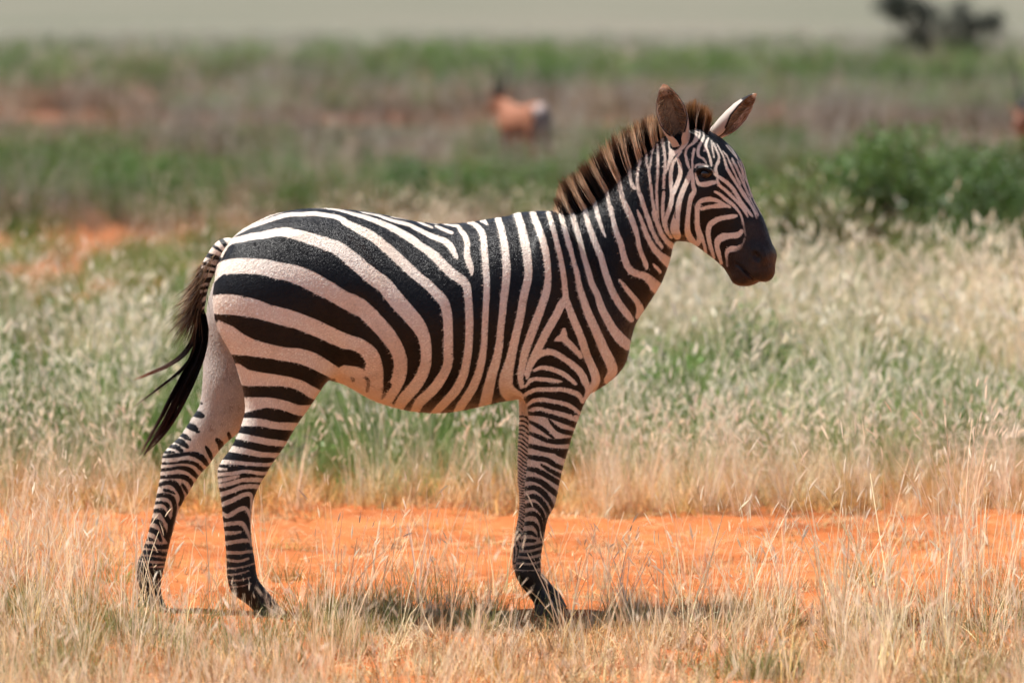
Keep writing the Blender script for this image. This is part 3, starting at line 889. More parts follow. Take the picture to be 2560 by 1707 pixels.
HAIRMAT = NT("hair")
HAIRMAT.set(Base_Color=HAIRMAT.attr("hcol", out="Color"), Roughness=0.45, Specular_IOR_Level=0.3)
_ht = HAIRMAT.n("BsdfTranslucent")
HAIRMAT.l(HAIRMAT.attr("hcol", out="Color"), _ht.inputs[0])
_hm = HAIRMAT.n("MixShader")
_hm.inputs[0].default_value = .45
HAIRMAT.l(HAIRMAT.b.outputs[0], _hm.inputs[1])
HAIRMAT.l(_ht.outputs[0], _hm.inputs[2])
HAIRMAT.l(_hm.outputs[0], HAIRMAT.out.inputs[0])
HAIRMAT = HAIRMAT.m


def hair_mesh(name, curves, widths, cols, parent, mat=None):
    """curves (n, k, 3), widths (n,), cols (n, k, 3): tapering flat ribbons, random twist"""
    n, k, _ = curves.shape
    tang = curves[:, -1] - curves[:, 0]
    tang /= np.linalg.norm(tang, axis=1)[:, None] + 1e-9
    rv = rng.normal(size=(n, 3)) * [1, 0.45, 1]
    side = np.cross(tang, rv)
    side /= np.linalg.norm(side, axis=1)[:, None] + 1e-9
    tp = 1 - 0.85 * np.linspace(0, 1, k) ** 1.6
    off = side[:, None] * (widths[:, None] * tp[None])[..., None] * 0.5
    V = np.stack([curves - off, curves + off], 2).reshape(-1, 3)
    C = np.repeat(cols[:, :, None], 2, 2).reshape(-1, 3)
    base = (np.arange(n) * k * 2)[:, None] + (np.arange(k - 1) * 2)[None]
    f = np.stack([base, base + 1, base + 3, base + 2], -1).reshape(-1, 4)
    return mesh_obj(name, V, f, mat or HAIRMAT, parent, attrs={"hcol": C})


def lerp(a, b, t):
    return a + (b - a) * t


# --- mane
crest = [((1398, 540), (1386, 526)), ((1410, 539), (1392, 505)), ((1421, 537), (1393, 484)), ((1433, 534), (1396, 462)), ((1450, 527), (1410, 447)),
         ((1470, 514), (1428, 432)), ((1490, 498), (1444, 417)), ((1507, 483), (1463, 399)), ((1530, 461), (1490, 374)), ((1550, 442), (1516, 351)),
         ((1573, 417), (1548, 324)), ((1600, 391), (1580, 310)), ((1620, 371), (1604, 298)), ((1640, 356), (1630, 287)), ((1665, 342), (1660, 284)), ((1690, 331), (1690, 280))]
cb = catmull(np.array([c[0] for c in crest], float), 10)
ct = catmull(np.array([c[1] for c in crest], float), 10)
NM = 9000
tt = rng.uniform(0, len(cb) - 1.001, NM)
i0 = tt.astype(int)
fr = (tt - i0)[:, None]
bp, tp_ = lerp(cb[i0], cb[i0 + 1], fr), lerp(ct[i0], ct[i0 + 1], fr)
inw = (bp - tp_) / (np.linalg.norm(bp - tp_, axis=1)[:, None] + 1e-6)
field = paint(bp + inw * 7.0, COAT, K)
clump = np.sin(tt * 2.4 + 0.8 * np.sin(tt * .9)) * 0.5 + np.sin(tt * 5.1) * 0.25
ln = rng.uniform(0.62, 1.05, NM) * (1 + 0.08 * clump) * np.where(field > 0, 0.95, 1.03)
yb = rng.normal(0, 0.011, NM)
base = np.array([P(b[0], b[1]) for b in bp + inw * 6.0]) + np.stack([np.zeros(NM), yb, np.zeros(NM)], 1)
tip = np.array([P(b[0], b[1]) for b in bp + (tp_ - bp) * ln[:, None]])
cl = np.floor(tt * .95 + .3 * np.sin(tt * 1.7))                # bristles stand in pointed tufts
for c_ in np.unique(cl):
    q_ = cl == c_
    tip[q_] = tip[q_] + (tip[q_].mean(0) - tip[q_]) * np.array([.42, .0, .30]) * rng.uniform(.6, 1.15)
tip[:, 1] += yb * 1.6 + rng.normal(0, 0.006, NM)
tip[:, 0] += rng.normal(0, 0.0045, NM) - clump * 0.010
tip[:, 2] += rng.normal(0, 0.004, NM)
ks = np.linspace(0, 1, 5)
cur = base[:, None] + (tip - base)[:, None] * ks[None, :, None]
cur[:, :, 0] -= (ks * (1 - ks))[None] * 0.012
isw = (field + rng.normal(0, .8, NM)) > -2.2
g1 = np.clip((ks[None] * ln[:, None] - rng.uniform(.45, .72, NM)[:, None]) * 2.6, 0, 1)[..., None]
hv = rng.uniform(.65, 1.35, NM)[:, None, None]
dark = lerp(np.array([.008, .007, .008]), np.array([.17, .078, .038]), g1) * hv
lite = lerp(np.array([.86, .68, .50]), np.array([.50, .28, .13]), np.clip(g1 * .9 + ks[None, :, None] * .2, 0, 1)) * hv
hc = np.where(isw[:, None, None], lite, dark)
hair_mesh("mane", cur, rng.uniform(.0018, .0032, NM), hc, zroot)

# --- forelock between the ears
NL = 2600
t = rng.uniform(0, 1, NL)
fb = catmull(np.array([(1690, 318), (1712, 306), (1735, 305), (1752, 314), (1768, 328)], float), 10)
ft = catmull(np.array([(1690, 270), (1707, 257), (1738, 252), (1762, 264), (1780, 288)], float), 10)
i0 = (t * (len(fb) - 1.001)).astype(int)
fr = (t * (len(fb) - 1.001) - i0)[:, None]
bp, tp_ = lerp(fb[i0], fb[i0 + 1], fr), lerp(ft[i0], ft[i0 + 1], fr)
ln = rng.uniform(.55, 1.06, NL) * (1 + .1 * np.sin(t * 17))
yb = rng.normal(0, .010, NL)
shf = np.clip((bp[:, 0] - 1690) / 784.0, 0, 1) * -math.tan(YAW) * 0.9       # the mid-line swings with the head
base = np.array([P(b[0], b[1] + 20) for b in bp])
tip = np.array([P(b[0], b[1]) for b in bp + (tp_ - bp) * ln[:, None]])
base[:, 1] += shf + yb
tip[:, 1] += shf + yb * 1.8 + rng.normal(0, .008, NL)
tip[:, 0] += rng.normal(0, .006, NL)
cur = base[:, None] + (tip - base)[:, None] * ks[None, :, None]
cur[:, :, 0] -= (ks * (1 - ks))[None] * 0.01
isw = (np.sin(t * 26) > .72)
g1 = np.clip((ks[None] * ln[:, None] - rng.uniform(.25, .5, NL)[:, None]) * 2.4, 0, 1)[..., None]
hv = rng.uniform(.65, 1.35, NL)[:, None, None]
dark = lerp(np.array([.008, .007, .008]), np.array([.24, .11, .040]), g1) * hv
lite = lerp(np.array([.66, .52, .42]), np.array([.20, .10, .04]), g1) * hv
hair_mesh("forelock", cur, rng.uniform(.0016, .003, NL), np.where(isw[:, None, None], lite, dark), zroot)


# --- ears
def ear(base, tip, front, side_hint, wmax, mat):
    base, tip, front = np.array(base, float), np.array(tip, float), np.array(front, float)
    ax = tip - base
    L = np.linalg.norm(ax)
    ax /= L
    front -= ax * (front @ ax)
    front /= np.linalg.norm(front)
    side = np.cross(ax, front)
    ts = np.linspace(0, 1, 40)
    prof = np.interp(ts, [0, .10, .25, .42, .60, .76, .88, .95, 1], [.60, .70, .88, 1.0, .98, .78, .50, .30, .03]) * wmax
    half = np.interp(ts, [0, .12, .25, .4, .7, 1], [172, 165, 140, 112, 96, 80])
    nth = 33
    V, C, Fq = [], [], []
    for layer in (0, 1):
        for i, t_ in enumerate(ts):
            for j in range(nth):
                a = R(half[i]) * (2 * j / (nth - 1) - 1)
                e = abs(2 * j / (nth - 1) - 1)
                r_ = prof[i] - (0.0045 if layer else 0) * (1 - .55 * e)
                q = base + ax * L * t_ + (side * math.sin(a) - front * math.cos(a) * .78) * r_
                q = q + front * 0.012 * math.sin(t_ * math.pi * .9)
                V.append(q)
                nz = rng.uniform(.7, 1.3)
                if layer == 0:
                    c = np.array([.72, .62, .54])
                    if t_ > .74 and t_ < .93: c = np.array([.02, .016, .016])
                    if e > .93 and .2 < t_ < .93: c = np.array([.02, .016, .016])
                    if t_ > .95: c = np.array([.62, .46, .36])
                else:
                    c = np.array([.19, .14, .105]) * nz
                    if e > .58: c = np.array([.72, .60, .50]) * nz
                    if t_ > .80: c = np.array([.76, .63, .53]) * nz
                    if e > .95: c = np.array([.60, .42, .32])
                    if t_ > .95: c = np.array([.62, .46, .36])
                C.append(c)
    n1 = len(ts) * nth
    for i in range(len(ts) - 1):
        for j in range(nth - 1):
            a = i * nth + j
            Fq.append((a, a + 1, a + nth + 1, a + nth))
            b = n1 + a
            Fq.append((b, b + nth, b + nth + 1, b + 1))
        for j in (0, nth - 1):
            a = i * nth + j
            Fq.append((a, a + nth, n1 + a + nth, n1 + a) if j == 0 else (a, n1 + a, n1 + a + nth, a + nth))
    o = mesh_obj("ear", np.array(V), np.array(Fq), mat, zroot, attrs={"hcol": np.array(C)})
    # hair inside the cup
    nh = 620
    hb, hc_, dirs = [], [], []
    for _ in range(nh):
        t_ = rng.uniform(.14, .88)
        e = rng.choice([-1, 1]) * rng.uniform(.15, .95)
        a = R(np.interp(t_, [0, .12, .25, .4, .7, 1], [172, 165, 140, 112, 96, 80])) * e
        r_ = np.interp(t_, ts, prof) - .005
        q = base + ax * L * t_ + (side * math.sin(a) - front * math.cos(a) * .78) * r_ + front * .012 * math.sin(t_ * math.pi * .9)
        inwd = -(side * math.sin(a) - front * math.cos(a))
        d = inwd * rng.uniform(.3, .8) + ax * rng.uniform(.2, .8) + front * .25 + rng.normal(size=3) * .15
        hb.append(q)
        dirs.append(d / np.linalg.norm(d) * rng.uniform(.012, .030))
        hc_.append(np.array([.34, .235, .15]) * rng.uniform(.25, 1.8))
    hb, dirs = np.array(hb), np.array(dirs)
    kk = np.linspace(0, 1, 4)
    cur = hb[:, None] + dirs[:, None] * kk[None, :, None]
    hair_mesh("ear_hair", cur, rng.uniform(.0012, .0022, nh), np.repeat(np.array(hc_)[:, None], 4, 1), o)
    return o


EARM = NT("ear_skin")
EARM.set(Base_Color=EARM.attr("hcol", out="Color"), Roughness=0.6, Specular_IOR_Level=0.2)
_et = EARM.n("BsdfTranslucent")
EARM.l(EARM.attr("hcol", out="Color"), _et.inputs[0])
_em = EARM.n("MixShader")
_em.inputs[0].default_value = .42
EARM.l(EARM.b.outputs[0], _em.inputs[1])
EARM.l(_et.outputs[0], _em.inputs[2])
EARM.l(_em.outputs[0], EARM.out.inputs[0])
EARM = EARM.m
ear(P(1703, 362, -.065), P(1658, 210, -.085), (-.12, -1, .05), None, .0475, EARM)
ear(P(1783, 338, .035), P(1890, 233, .06), (.70, -.62, -.45), None, .042, EARM)

# --- hooves
HOOF = NT("hoof")
HOOF.set(Base_Color=HOOF.ramp(HOOF.noise(40, 4), [(0.3, (.018, .014, .012)), (0.7, (.055, .040, .03))]), Roughness=0.55)
HOOF = HOOF.m


def hoof(c0u, c0v, c1u, c1v, hu, tu, Y, w):
    A, B = P(c0u, c0v, Y), P(c1u, c1v, Y)
    zb = 0.001
    gx0, gx1 = P(hu, 1540, Y)[0], P(tu, 1540, Y)[0]
    rings = []
    for t_, grow in ((-.12, .92), (0, 1.0), (.35, 1.04), (.8, 1.12), (1, 1.14), (1, 1.02)):
        a = lerp(A, np.array([gx0, Y, zb]), t_)
        b = lerp(B, np.array([gx1, Y, zb]), t_)
        mid = (a + b) / 2
        th = np.linspace(0, 2 * np.pi, 28, endpoint=False)
        rings.append(mid + np.cos(th)[:, None] * ((b - a) / 2) * (1.0 if grow != 1.02 else .9) + np.sin(th)[:, None] * np.array([0, w * grow, 0]))
    V = np.concatenate(rings + [[rings[-1].mean(0)], [rings[0].mean(0)]])
    n = 28
    i = np.arange(n)
    j = (i + 1) % n
    q = np.concatenate([np.stack([k * n + i, k * n + j, (k + 1) * n + j, (k + 1) * n + i], 1) for k in range(5)])
    tr = np.concatenate([np.stack([5 * n + i, 5 * n + j, np.full(n, 6 * n)], 1), np.stack([j, i, np.full(n, 6 * n + 1)], 1)])
    mesh_obj("hoof", V, [q, tr], HOOF, zroot)


hoof(634, 1526, 701, 1518, 636, 716, NY, .038)
hoof(347, 1500, 408, 1498, 342, 416, FY, .037)
hoof(1336, 1512, 1384, 1506, 1336, 1400, NF, .037)
hoof(1354, 1498, 1403, 1489, 1354, 1418, FF, .036)


# --- tail: striped dock, then the long hair
def rf(u, v, Y=-.01):
    return P(300 + u / 2.7025, 600 + v / 2.7025, Y)


dock = np.array([np.append(rf(*d[:2], d[3]), d[2]) for d in ((815, 95, .010, 0), (760, 48, .026, 0), (700, 60, .031, 0), (640, 125, .0275, -.005), (597, 195, .025, -.008), (566, 275, .0215, -.01), (550, 360, .0175, -.012), (548, 440, .013, -.012), (552, 500, .007, -.012))])
dk = catmull(dock, 8)
nr = 24
th = np.linspace(0, 2 * np.pi, nr, endpoint=False)
V, sv_ = [], []
arc = np.concatenate([[0], np.cumsum(np.linalg.norm(np.diff(dk[:, :3], axis=0), axis=1))])
for i in range(len(dk)):
    tg = dk[min(i + 1, len(dk) - 1), :3] - dk[max(i - 1, 0), :3]
    tg /= np.linalg.norm(tg)
    yv = np.array([0, 1.0, 0])
    nv = np.cross(tg, yv)
    for a in th:
        V.append(dk[i, :3] + dk[i, 3] * (math.cos(a) * nv + math.sin(a) * yv))
        sv_.append(3.2 * math.sin((arc[i] + .008 * math.cos(a) + .004 * math.sin(arc[i] * 90)) / .027 * 2 * math.pi) + .5 - 8 * max(0, arc[i] - .10))
V.append(dk[-1, :3])
sv_.append(-3)
n = len(dk)
i = np.arange(nr)
j = (i + 1) % nr
q = np.concatenate([np.stack([k * nr + i, k * nr + j, (k + 1) * nr + j, (k + 1) * nr + i], 1) for k in range(n - 1)])
tr = np.stack([(n - 1) * nr + i, (n - 1) * nr + j, np.full(nr, n * nr)], 1)
tail = mesh_obj("tail", np.array(V), [q, tr], COATMAT, zroot, attrs={"stripe": sv_, "muzzle": np.full(len(V), -40), "dust_bounce": np.zeros(len(V)), "wrinkle": np.zeros(len(V)), "grey": np.zeros(len(V))})

guides = [[(535, 400), (552, 560), (535, 700), (490, 830), (425, 960), (355, 1090), (285, 1230), (205, 1360), (150, 1460)],
          [(545, 430), (572, 580), (562, 720), (515, 870), (450, 1010), (385, 1140), (315, 1260), (235, 1360), (165, 1430)],
          [(520, 430), (520, 580), (480, 710), (400, 800), (300, 860), (190, 905), (85, 950)],
          [(530, 560), (490, 760), (410, 880), (320, 955), (200, 1045), (65, 1145)],
          [(550, 450), (578, 620), (560, 760), (500, 900), (430, 1030), (370, 1160), (300, 1290), (210, 1390)]]
gs = []
for g_ in guides:
    c_ = catmull(np.array(g_, float), 8)
    s_ = np.concatenate([[0], np.cumsum(np.linalg.norm(np.diff(c_, axis=0), axis=1))])
    s_ /= s_[-1]
    gs.append(np.stack([np.interp(np.linspace(0, 1, 12), s_, c_[:, k]) for k in range(2)], 1))
NT_ = 2300
which = rng.choice(5, NT_, p=[.33, .27, .11, .03, .26])
end = rng.uniform(.5, 1.0, NT_) ** .7
cur = np.zeros((NT_, 12, 3))
lock_off = rng.normal(0, 1, (5, 9, 2))
lock_y = rng.normal(0, 1, (5, 9))
lock_ph = rng.uniform(0, 6, (5, 9))
kk = np.linspace(0, 1, 12)
for n_ in range(NT_):
    g_ = gs[which[n_]]
    p_ = np.stack([np.interp(kk * end[n_], kk, g_[:, c]) for c in range(2)], 1)
    thick = {0: 27, 1: 27, 2: 17, 3: 8, 4: 26}[which[n_]]
    lk_ = rng.integers(0, 9)
    o_ = (lock_off[which[n_], lk_] * .75 + rng.normal(0, 1, 2) * .16) * thick
    env = np.clip(np.sin(np.clip(kk * end[n_] * .80, 0, 1) * math.pi), 0, 1) ** .5 * (1 - .45 * (kk * end[n_]) ** 2)
    wob = (np.sin(kk * 4.5 + lock_ph[which[n_], lk_]) * 9 + np.sin(kk * rng.uniform(2, 6) + rng.uniform(0, 6)) * rng.uniform(0, 4)) * kk
    p_ = p_ + o_ * env[:, None] + wob[:, None] * np.array([.8, .5])
    yy = -.012 + lock_y[which[n_], lk_] * .010 * env + rng.normal(0, .004) * kk
    cur[n_] = [rf(a, b, y) for (a, b), y in zip(p_, yy)]
rt = np.clip((kk[None] * end[:, None] - .5) * 1.8, 0, 1)[..., None]
hv = rng.uniform(.5, 1.5, NT_)[:, None, None]
hc = lerp(np.array([.007, .006, .007]), np.array([.13, .055, .045]), rt) * hv
lk = which == 2
hc[lk] = lerp(np.array([.010, .007, .006]), np.array([.26, .085, .04]), rt[lk]) * hv[lk]
hair_mesh("tail_hair", cur, rng.uniform(.0016, .0030, NT_), hc, tail)
# short brown fringe down the dock
NS = 2600
ta = rng.uniform(.30, .97, NS)
id_ = ta * (len(dk) - 1.001)
i0 = id_.astype(int)
b0 = lerp(dk[i0], dk[i0 + 1], (id_ - i0)[:, None])
sd = rng.uniform(-1, 1, NS)
base = b0[:, :3] + np.stack([-(1 - np.abs(sd) * .6) * b0[:, 3] * .7 * np.sign(rng.uniform(-.35, 1, NS)), sd * b0[:, 3], np.zeros(NS)], 1)
ln = lerp(.025, .11, np.clip((ta - .3) / .67, 0, 1)) * rng.uniform(.4, 1.25, NS)
dr = np.stack([-rng.uniform(.2, 1.1, NS), sd * .35, -rng.uniform(.25, 1.0, NS)], 1) + rng.normal(size=(NS, 3)) * .2
dr /= np.linalg.norm(dr, axis=1)[:, None]
kk = np.linspace(0, 1, 5)
cur = base[:, None] + dr[:, None] * ln[:, None, None] * kk[None, :, None]
cur[:, :, 2] -= (kk ** 2)[None] * ln[:, None] * .35
ph = np.interp(id_, np.arange(len(dk)), arc)
lt = np.sin(ph / .027 * 2 * math.pi) > -.1
hv = rng.uniform(.5, 1.5, NS)[:, None, None]
dk_c = lerp(np.array([.010, .007, .006]), np.array([.075, .036, .018]), kk[None, :, None] * np.ones((NS, 1, 1))) * hv
lt_c = lerp(np.array([.50, .36, .24]), np.array([.26, .14, .06]), kk[None, :, None] * np.ones((NS, 1, 1))) * hv
fadeb = np.clip((ta - .62) * 3, 0, 1)[:, None, None]
hair_mesh("tail_fringe", cur, rng.uniform(.0014, .0026, NS), lerp(np.where(lt[:, None, None], lt_c, dk_c), dk_c, fadeb), tail)
# whiskers on the chin
NW = 46
cur = np.zeros((NW, 5, 3))
for k in range(NW):
    b = hp(rng.uniform(1822, 1880), rng.uniform(690, 702), rng.uniform(-.03, .03))
    d = np.array([rng.normal(-.2, .5), rng.normal(0, .4), -1.0])
    cur[k] = b + d / np.linalg.norm(d) * rng.uniform(.012, .04) * np.linspace(0, 1, 5)[:, None]
hair_mesh("whiskers", cur, np.full(NW, .0007), np.full((NW, 5, 3), .03), zroot)
# ------------------------------------------------------------------ short coat hair lying along the body
NFUR = 420000
fi = rng.integers(0, len(zw), NFUR)
fp = zw[fi] + rng.normal(0, .0012, (NFUR, 3))
fnm = vn[fi]
flow = np.tile(np.array([-1.0, 0.0, -.45]), (NFUR, 1))
legm = np.isin(own[fi], [pid['near_hind'], pid['far_hind'], pid['near_fore'], pid['far_fore']]) & (uv_own[fi][:, 1] > 900)
flow[legm] = (-.15, 0, -1.0)
neckm = own[fi] == pid['neck']
flow[neckm] = (-.75, 0, -.7)
hm_ = is_head[fi]
flow[hm_] = (-.45, .2, .75)
flow = flow + rng.normal(0, .22, (NFUR, 3))
flow -= fnm * (flow * fnm).sum(1)[:, None]
flow /= np.linalg.norm(flow, axis=1)[:, None] + 1e-9
flen = np.where(hm_, .0045, np.where(legm, .0055, .0075)) * rng.uniform(.6, 1.3, NFUR)
sidev = np.cross(fnm, flow)
sidev = sidev + fnm * rng.normal(0, .14, NFUR)[:, None]
sidev /= np.linalg.norm(sidev, axis=1)[:, None]
fw = np.where(hm_, .0008, .0011) * rng.uniform(.7, 1.3, NFUR)
root_ = fp - fnm * .0006
tipp = root_ + flow * flen[:, None] + fnm * (flen * rng.uniform(.03, .13, NFUR))[:, None]
V = np.stack([root_ - sidev * fw[:, None], root_ + sidev * fw[:, None], tipp], 1).reshape(-1, 3)
sf = stripe[fi] + rng.normal(0, .8, NFUR)
wf = np.clip(.5 + sf * .55, 0, 1)[:, None]
cloud = fbm(fp[:, 0] + fp[:, 1] * .7, fp[:, 2], 5.0, 501, 3)[:, None]
whc = np.array([.78, .65, .53]) * (1 - cloud) * .9 + np.array([.90, .82, .73]) * cloud * 1.15
fur_dust_bounce = dust_bounce[fi][:, None]  # same dusty tan with painted ground bounce, on the hair
whc = whc * (1 - .7 * fur_dust_bounce) + np.array([.42, .25, .15]) * .7 * fur_dust_bounce
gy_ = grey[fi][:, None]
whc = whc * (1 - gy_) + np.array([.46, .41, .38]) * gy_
blc = np.array([.0035, .0032, .0042]) * (1 - .6 * fur_dust_bounce) + np.array([.016, .011, .009]) * .6 * fur_dust_bounce
scuff = np.clip((fbm(fp[:, 0] * 1.3 + fp[:, 1], fp[:, 2], 11, 511, 4) - .60) * 7, 0, 1)[:, None] * .45
fc = blc * (1 - wf) + whc * wf
fc = fc * (1 - scuff) + np.array([.30, .17, .10]) * scuff * np.clip(wf + .12, 0, 1)
mzm = np.clip(.5 + muzzle[fi] * .08, 0, 1)[:, None]
fc = fc * (1 - mzm) + np.array([.018, .013, .012]) * mzm
fc = np.clip(fc * rng.uniform(.72, 1.22, NFUR)[:, None], 0, .92)
FUR = NT("coat_hair")
FUR.set(Base_Color=FUR.attr("hcol", out="Color"), Roughness=0.46, Specular_IOR_Level=0.20)
eye_c = np.array([hp(1793, 430, -.079), hp(1793, 430, .079)])
keepf = (np.linalg.norm(fp[:, None] - eye_c[None], axis=2).min(1) > .027)
V = V.reshape(-1, 3, 3)[keepf].reshape(-1, 3)
fc = fc[keepf]
ff_ = np.arange(len(V)).reshape(-1, 3)
mesh_obj("coat_hair", V, ff_, FUR.m, zroot, smooth=False, attrs={"hcol": np.repeat(fc, 3, 0)})["kind"] = "stuff"
# ------------------------------------------------------------------ grass
GM = NT("grass_blade")
gt = GM.t
inst = GM.attr("gcol", 'INSTANCER', "Color")
kind = GM.attr("head")
tone = GM.attr("tone")
colr = GM.mix(1.0, inst, GM.ramp(tone, [(0.0, (.38, .33, .27)), (0.45, (.85, .84, .82)), (1.0, (1.35, 1.34, 1.3))]), 'MULTIPLY')
colr = GM.mix(GM.math('MULTIPLY', kind, .72), colr, (.90, .85, .73))
GM.set(Base_Color=colr, Roughness=0.6, Specular_IOR_Level=0.25)
tl = GM.n("BsdfTranslucent")
GM.l(colr, tl.inputs[0])
mx = GM.n("MixShader")
mx.inputs[0].default_value = 0.38
GM.l(GM.b.outputs[0], mx.inputs[1])
GM.l(tl.outputs[0], mx.inputs[2])
GM.l(mx.outputs[0], GM.out.inputs[0])
GM = GM.m


class Tuft:
    def __init__(self):
        self.v, self.q, self.t, self.h = [], [], [], []

    def blade(self, root, az, lean, length, width, curl, seg=4, tone=.5, head=0.0, taper=.9):
        d = np.array([math.cos(az), math.sin(az), 0.0])
        sd = np.array([-math.sin(az), math.cos(az), 0.0])
        tw = rng.uniform(0, math.pi)
        sd = sd * math.cos(tw) + d * math.sin(tw)
        p = np.array(root, float)
        n0 = len(self.v)
        a = lean
        for k in range(seg + 1):
            f = k / seg
            w = width * (1 - taper * f ** 1.5) * .5
            self.v += [p - sd * w, p + sd * w]
            self.t += [tone, tone]
            self.h += [head, head]
            p = p + (d * math.sin(a) + np.array([0, 0, math.cos(a)])) * length / seg
            a += curl / seg
        for k in range(seg):
            b = n0 + 2 * k
            self.q.append((b, b + 1, b + 3, b + 2))
        return p, a, d

    def spike(self, p, a, d, length, width, tone):
        """feathery seed head: crossed spindles with a ragged edge"""
        ax = d * math.sin(a) + np.array([0, 0, math.cos(a)])
        o1 = np.cross(ax, [0.3, 0.9, 0.1])
        o1 /= np.linalg.norm(o1)
        o2 = np.cross(ax, o1)
        for o in (o1, o2):
            n0 = len(self.v)
            prof = [.25, .8, 1.0, .85, .55, .08]
            for k, w in enumerate(prof):
                c = p + ax * length * k / 5 + d * length * .10 * (k / 5) ** 2 - np.array([0, 0, length * .10 * (k / 5) ** 2])
                w2 = w * width * .5 * rng.uniform(.8, 1.2)
                self.v += [c - o * w2, c + o * w2]
                self.t += [tone, tone]
                self.h += [1.0, 1.0]
            for k in range(5):
                b = n0 + 2 * k
                self.q.append((b, b + 1, b + 3, b + 2))
        for _ in range(5):           # awns
            k = rng.uniform(.2, 1.0)
            dd = ax + rng.normal(size=3) * .35
            self.blade(p + ax * length * k, math.atan2(dd[1], dd[0]), math.atan2(math.hypot(dd[0], dd[1]), dd[2]), length * rng.uniform(.25, .5), width * .16, .1, 1, tone, 1.0)

    def leaf(self, p, n, size, tone):
        n = np.array(n, float)
        n /= np.linalg.norm(n)
        a = np.cross(n, rng.normal(size=3))
        a /= np.linalg.norm(a)
        b = np.cross(n, a)
        n0 = len(self.v)
        self.v += [p - a * size, p + b * size * .45 - n * size * .1, p + a * size, p - b * size * .45 - n * size * .1]
        self.t += [tone] * 4
        self.h += [0] * 4
        self.q.append((n0, n0 + 1, n0 + 2, n0 + 3))

    def build(self, name):
        me = bpy.data.meshes.new(name)
        me.from_pydata([tuple(x) for x in self.v], [], self.q)
        for nme, dat in (("tone", self.t), ("head", self.h)):
            at = me.attributes.new(nme, 'FLOAT', 'POINT')
            at.data.foreach_set("value", np.array(dat, np.float32))
        me.materials.append(GM)
        o = bpy.data.objects.new(name, me)
        return o


def disc(r):
    a, q = rng.uniform(0, 2 * math.pi), r * math.sqrt(rng.uniform())
    return np.array([q * math.cos(a), q * math.sin(a), -.012])


def straw_tuft(nb, ns, h, r, heads=.8, fat=1.0):
    t = Tuft()
    for _ in range(nb):
        p = disc(r)
        az = math.atan2(p[1], p[0]) + rng.normal(0, .9)
        t.blade(p, az, abs(rng.normal(0, .28)), h * rng.uniform(.35, .85), rng.uniform(.0030, .0056), rng.uniform(.2, 1.5), 4, rng.uniform(.1, .95))
    for _ in range(ns):
        p = disc(r * .7)
        az = math.atan2(p[1], p[0]) * .5 + rng.normal(0, 1.3)
        L = h * rng.uniform(.8, 1.25)
        e, a, d = t.blade(p, az, abs(rng.normal(0, .16)), L, .0030 + .0010 * min(fat, 2.2), rng.uniform(.0, .55), 5, rng.uniform(.55, 1.0), .5, taper=.4)
        if rng.uniform() < heads:
            t.spike(e, a, d, rng.uniform(.035, .075) * (1 + .15 * (fat - 1)), rng.uniform(.0045, .0085) * fat, rng.uniform(.5, 1))
    return t


def green_tuft(nb, h, r, w):
    t = Tuft()
    for _ in range(nb):
        p = disc(r)
        az = math.atan2(p[1], p[0]) + rng.normal(0, .8)
        t.blade(p, az, abs(rng.normal(0, .30)), h * rng.uniform(.45, 1.05), w * rng.uniform(.7, 1.3), rng.uniform(.1, 1.2), 4, rng.uniform(0, 1))
    return t


def mat_tuft(nb, h, r):
    """short tangled dry grass"""
    t = Tuft()
    for _ in range(nb):
        p = disc(r)
        t.blade(p, rng.uniform(0, 6.28), rng.uniform(.1, 1.25), h * rng.uniform(.3, 1.0), rng.uniform(.0028, .0058), rng.uniform(-.6, 1.6), 3, rng.uniform(0, 1))
    return t


def herb_tuft(nl, h, r, ls):
    t = Tuft()
    for k in range(max(5, nl // 16)):
        p = disc(r * .4)
        az = rng.uniform(0, 6.28)
        L = h * rng.uniform(.6, 1.0)
        lean = rng.uniform(0, .7)
        t.blade(p, az, lean, L, .006, .2, 3, .2)
        ax = np.array([math.cos(az) * math.sin(lean), math.sin(az) * math.sin(lean), math.cos(lean)])
        for _ in range(16):
            q = p + ax * L * rng.uniform(.25, 1.05) + rng.normal(size=3) * ls * 1.2
            t.leaf(q, rng.normal(size=3) * .6 + np.array([0, 0, 1.0]), ls * rng.uniform(.6, 1.2), rng.uniform(0, 1))
    return t


SRC = {
    'straw': [straw_tuft(24, 7, .42, .06, .55, .85).build("straw_tuft_source") for _ in range(5)],
    'stem': [straw_tuft(5, 3, .40, .03, .7, .8).build("stem_source") for _ in range(6)],
    'wisp': [straw_tuft(8, 14, .55, .10, .95).build("wisp_source") for _ in range(4)],
    'green': [green_tuft(46, .30, .08, .0055).build("green_source") for _ in range(4)],
    'olive': [green_tuft(60, .24, .09, .0028).build("olive_source") for _ in range(3)],
    'fluff': [straw_tuft(9, 4, .32, .05, .6, 1.0).build("fluff_source") for _ in range(6)],
    'midstraw': [straw_tuft(26, 8, .42, .08, .8, 1.6).build("mid_straw_source") for _ in range(5)],
    'midwisp': [straw_tuft(7, 11, .52, .13, .85, 2.1).build("mid_wisp_source") for _ in range(4)],
    'mat': [mat_tuft(44, .11, .09).build("mat_source") for _ in range(5)],
    'herb': [herb_tuft(150, .34, .16, .020).build("herb_source") for _ in range(3)],
    'farstraw': [straw_tuft(46, 8, .42, .18, .25, .8).build("far_straw_source") for _ in range(3)],
}
SCATTER = {}


def put(kind, x, y, s, c):
    """collect tufts: positions, scales, colours"""
    SCATTER.setdefault(kind, []).append((np.asarray(x), np.asarray(y), np.asarray(s), np.asarray(c)))


def in_view(x, y, margin):
    hw = (y + 16) * 0.1022 + margin
    return np.abs(x) < hw


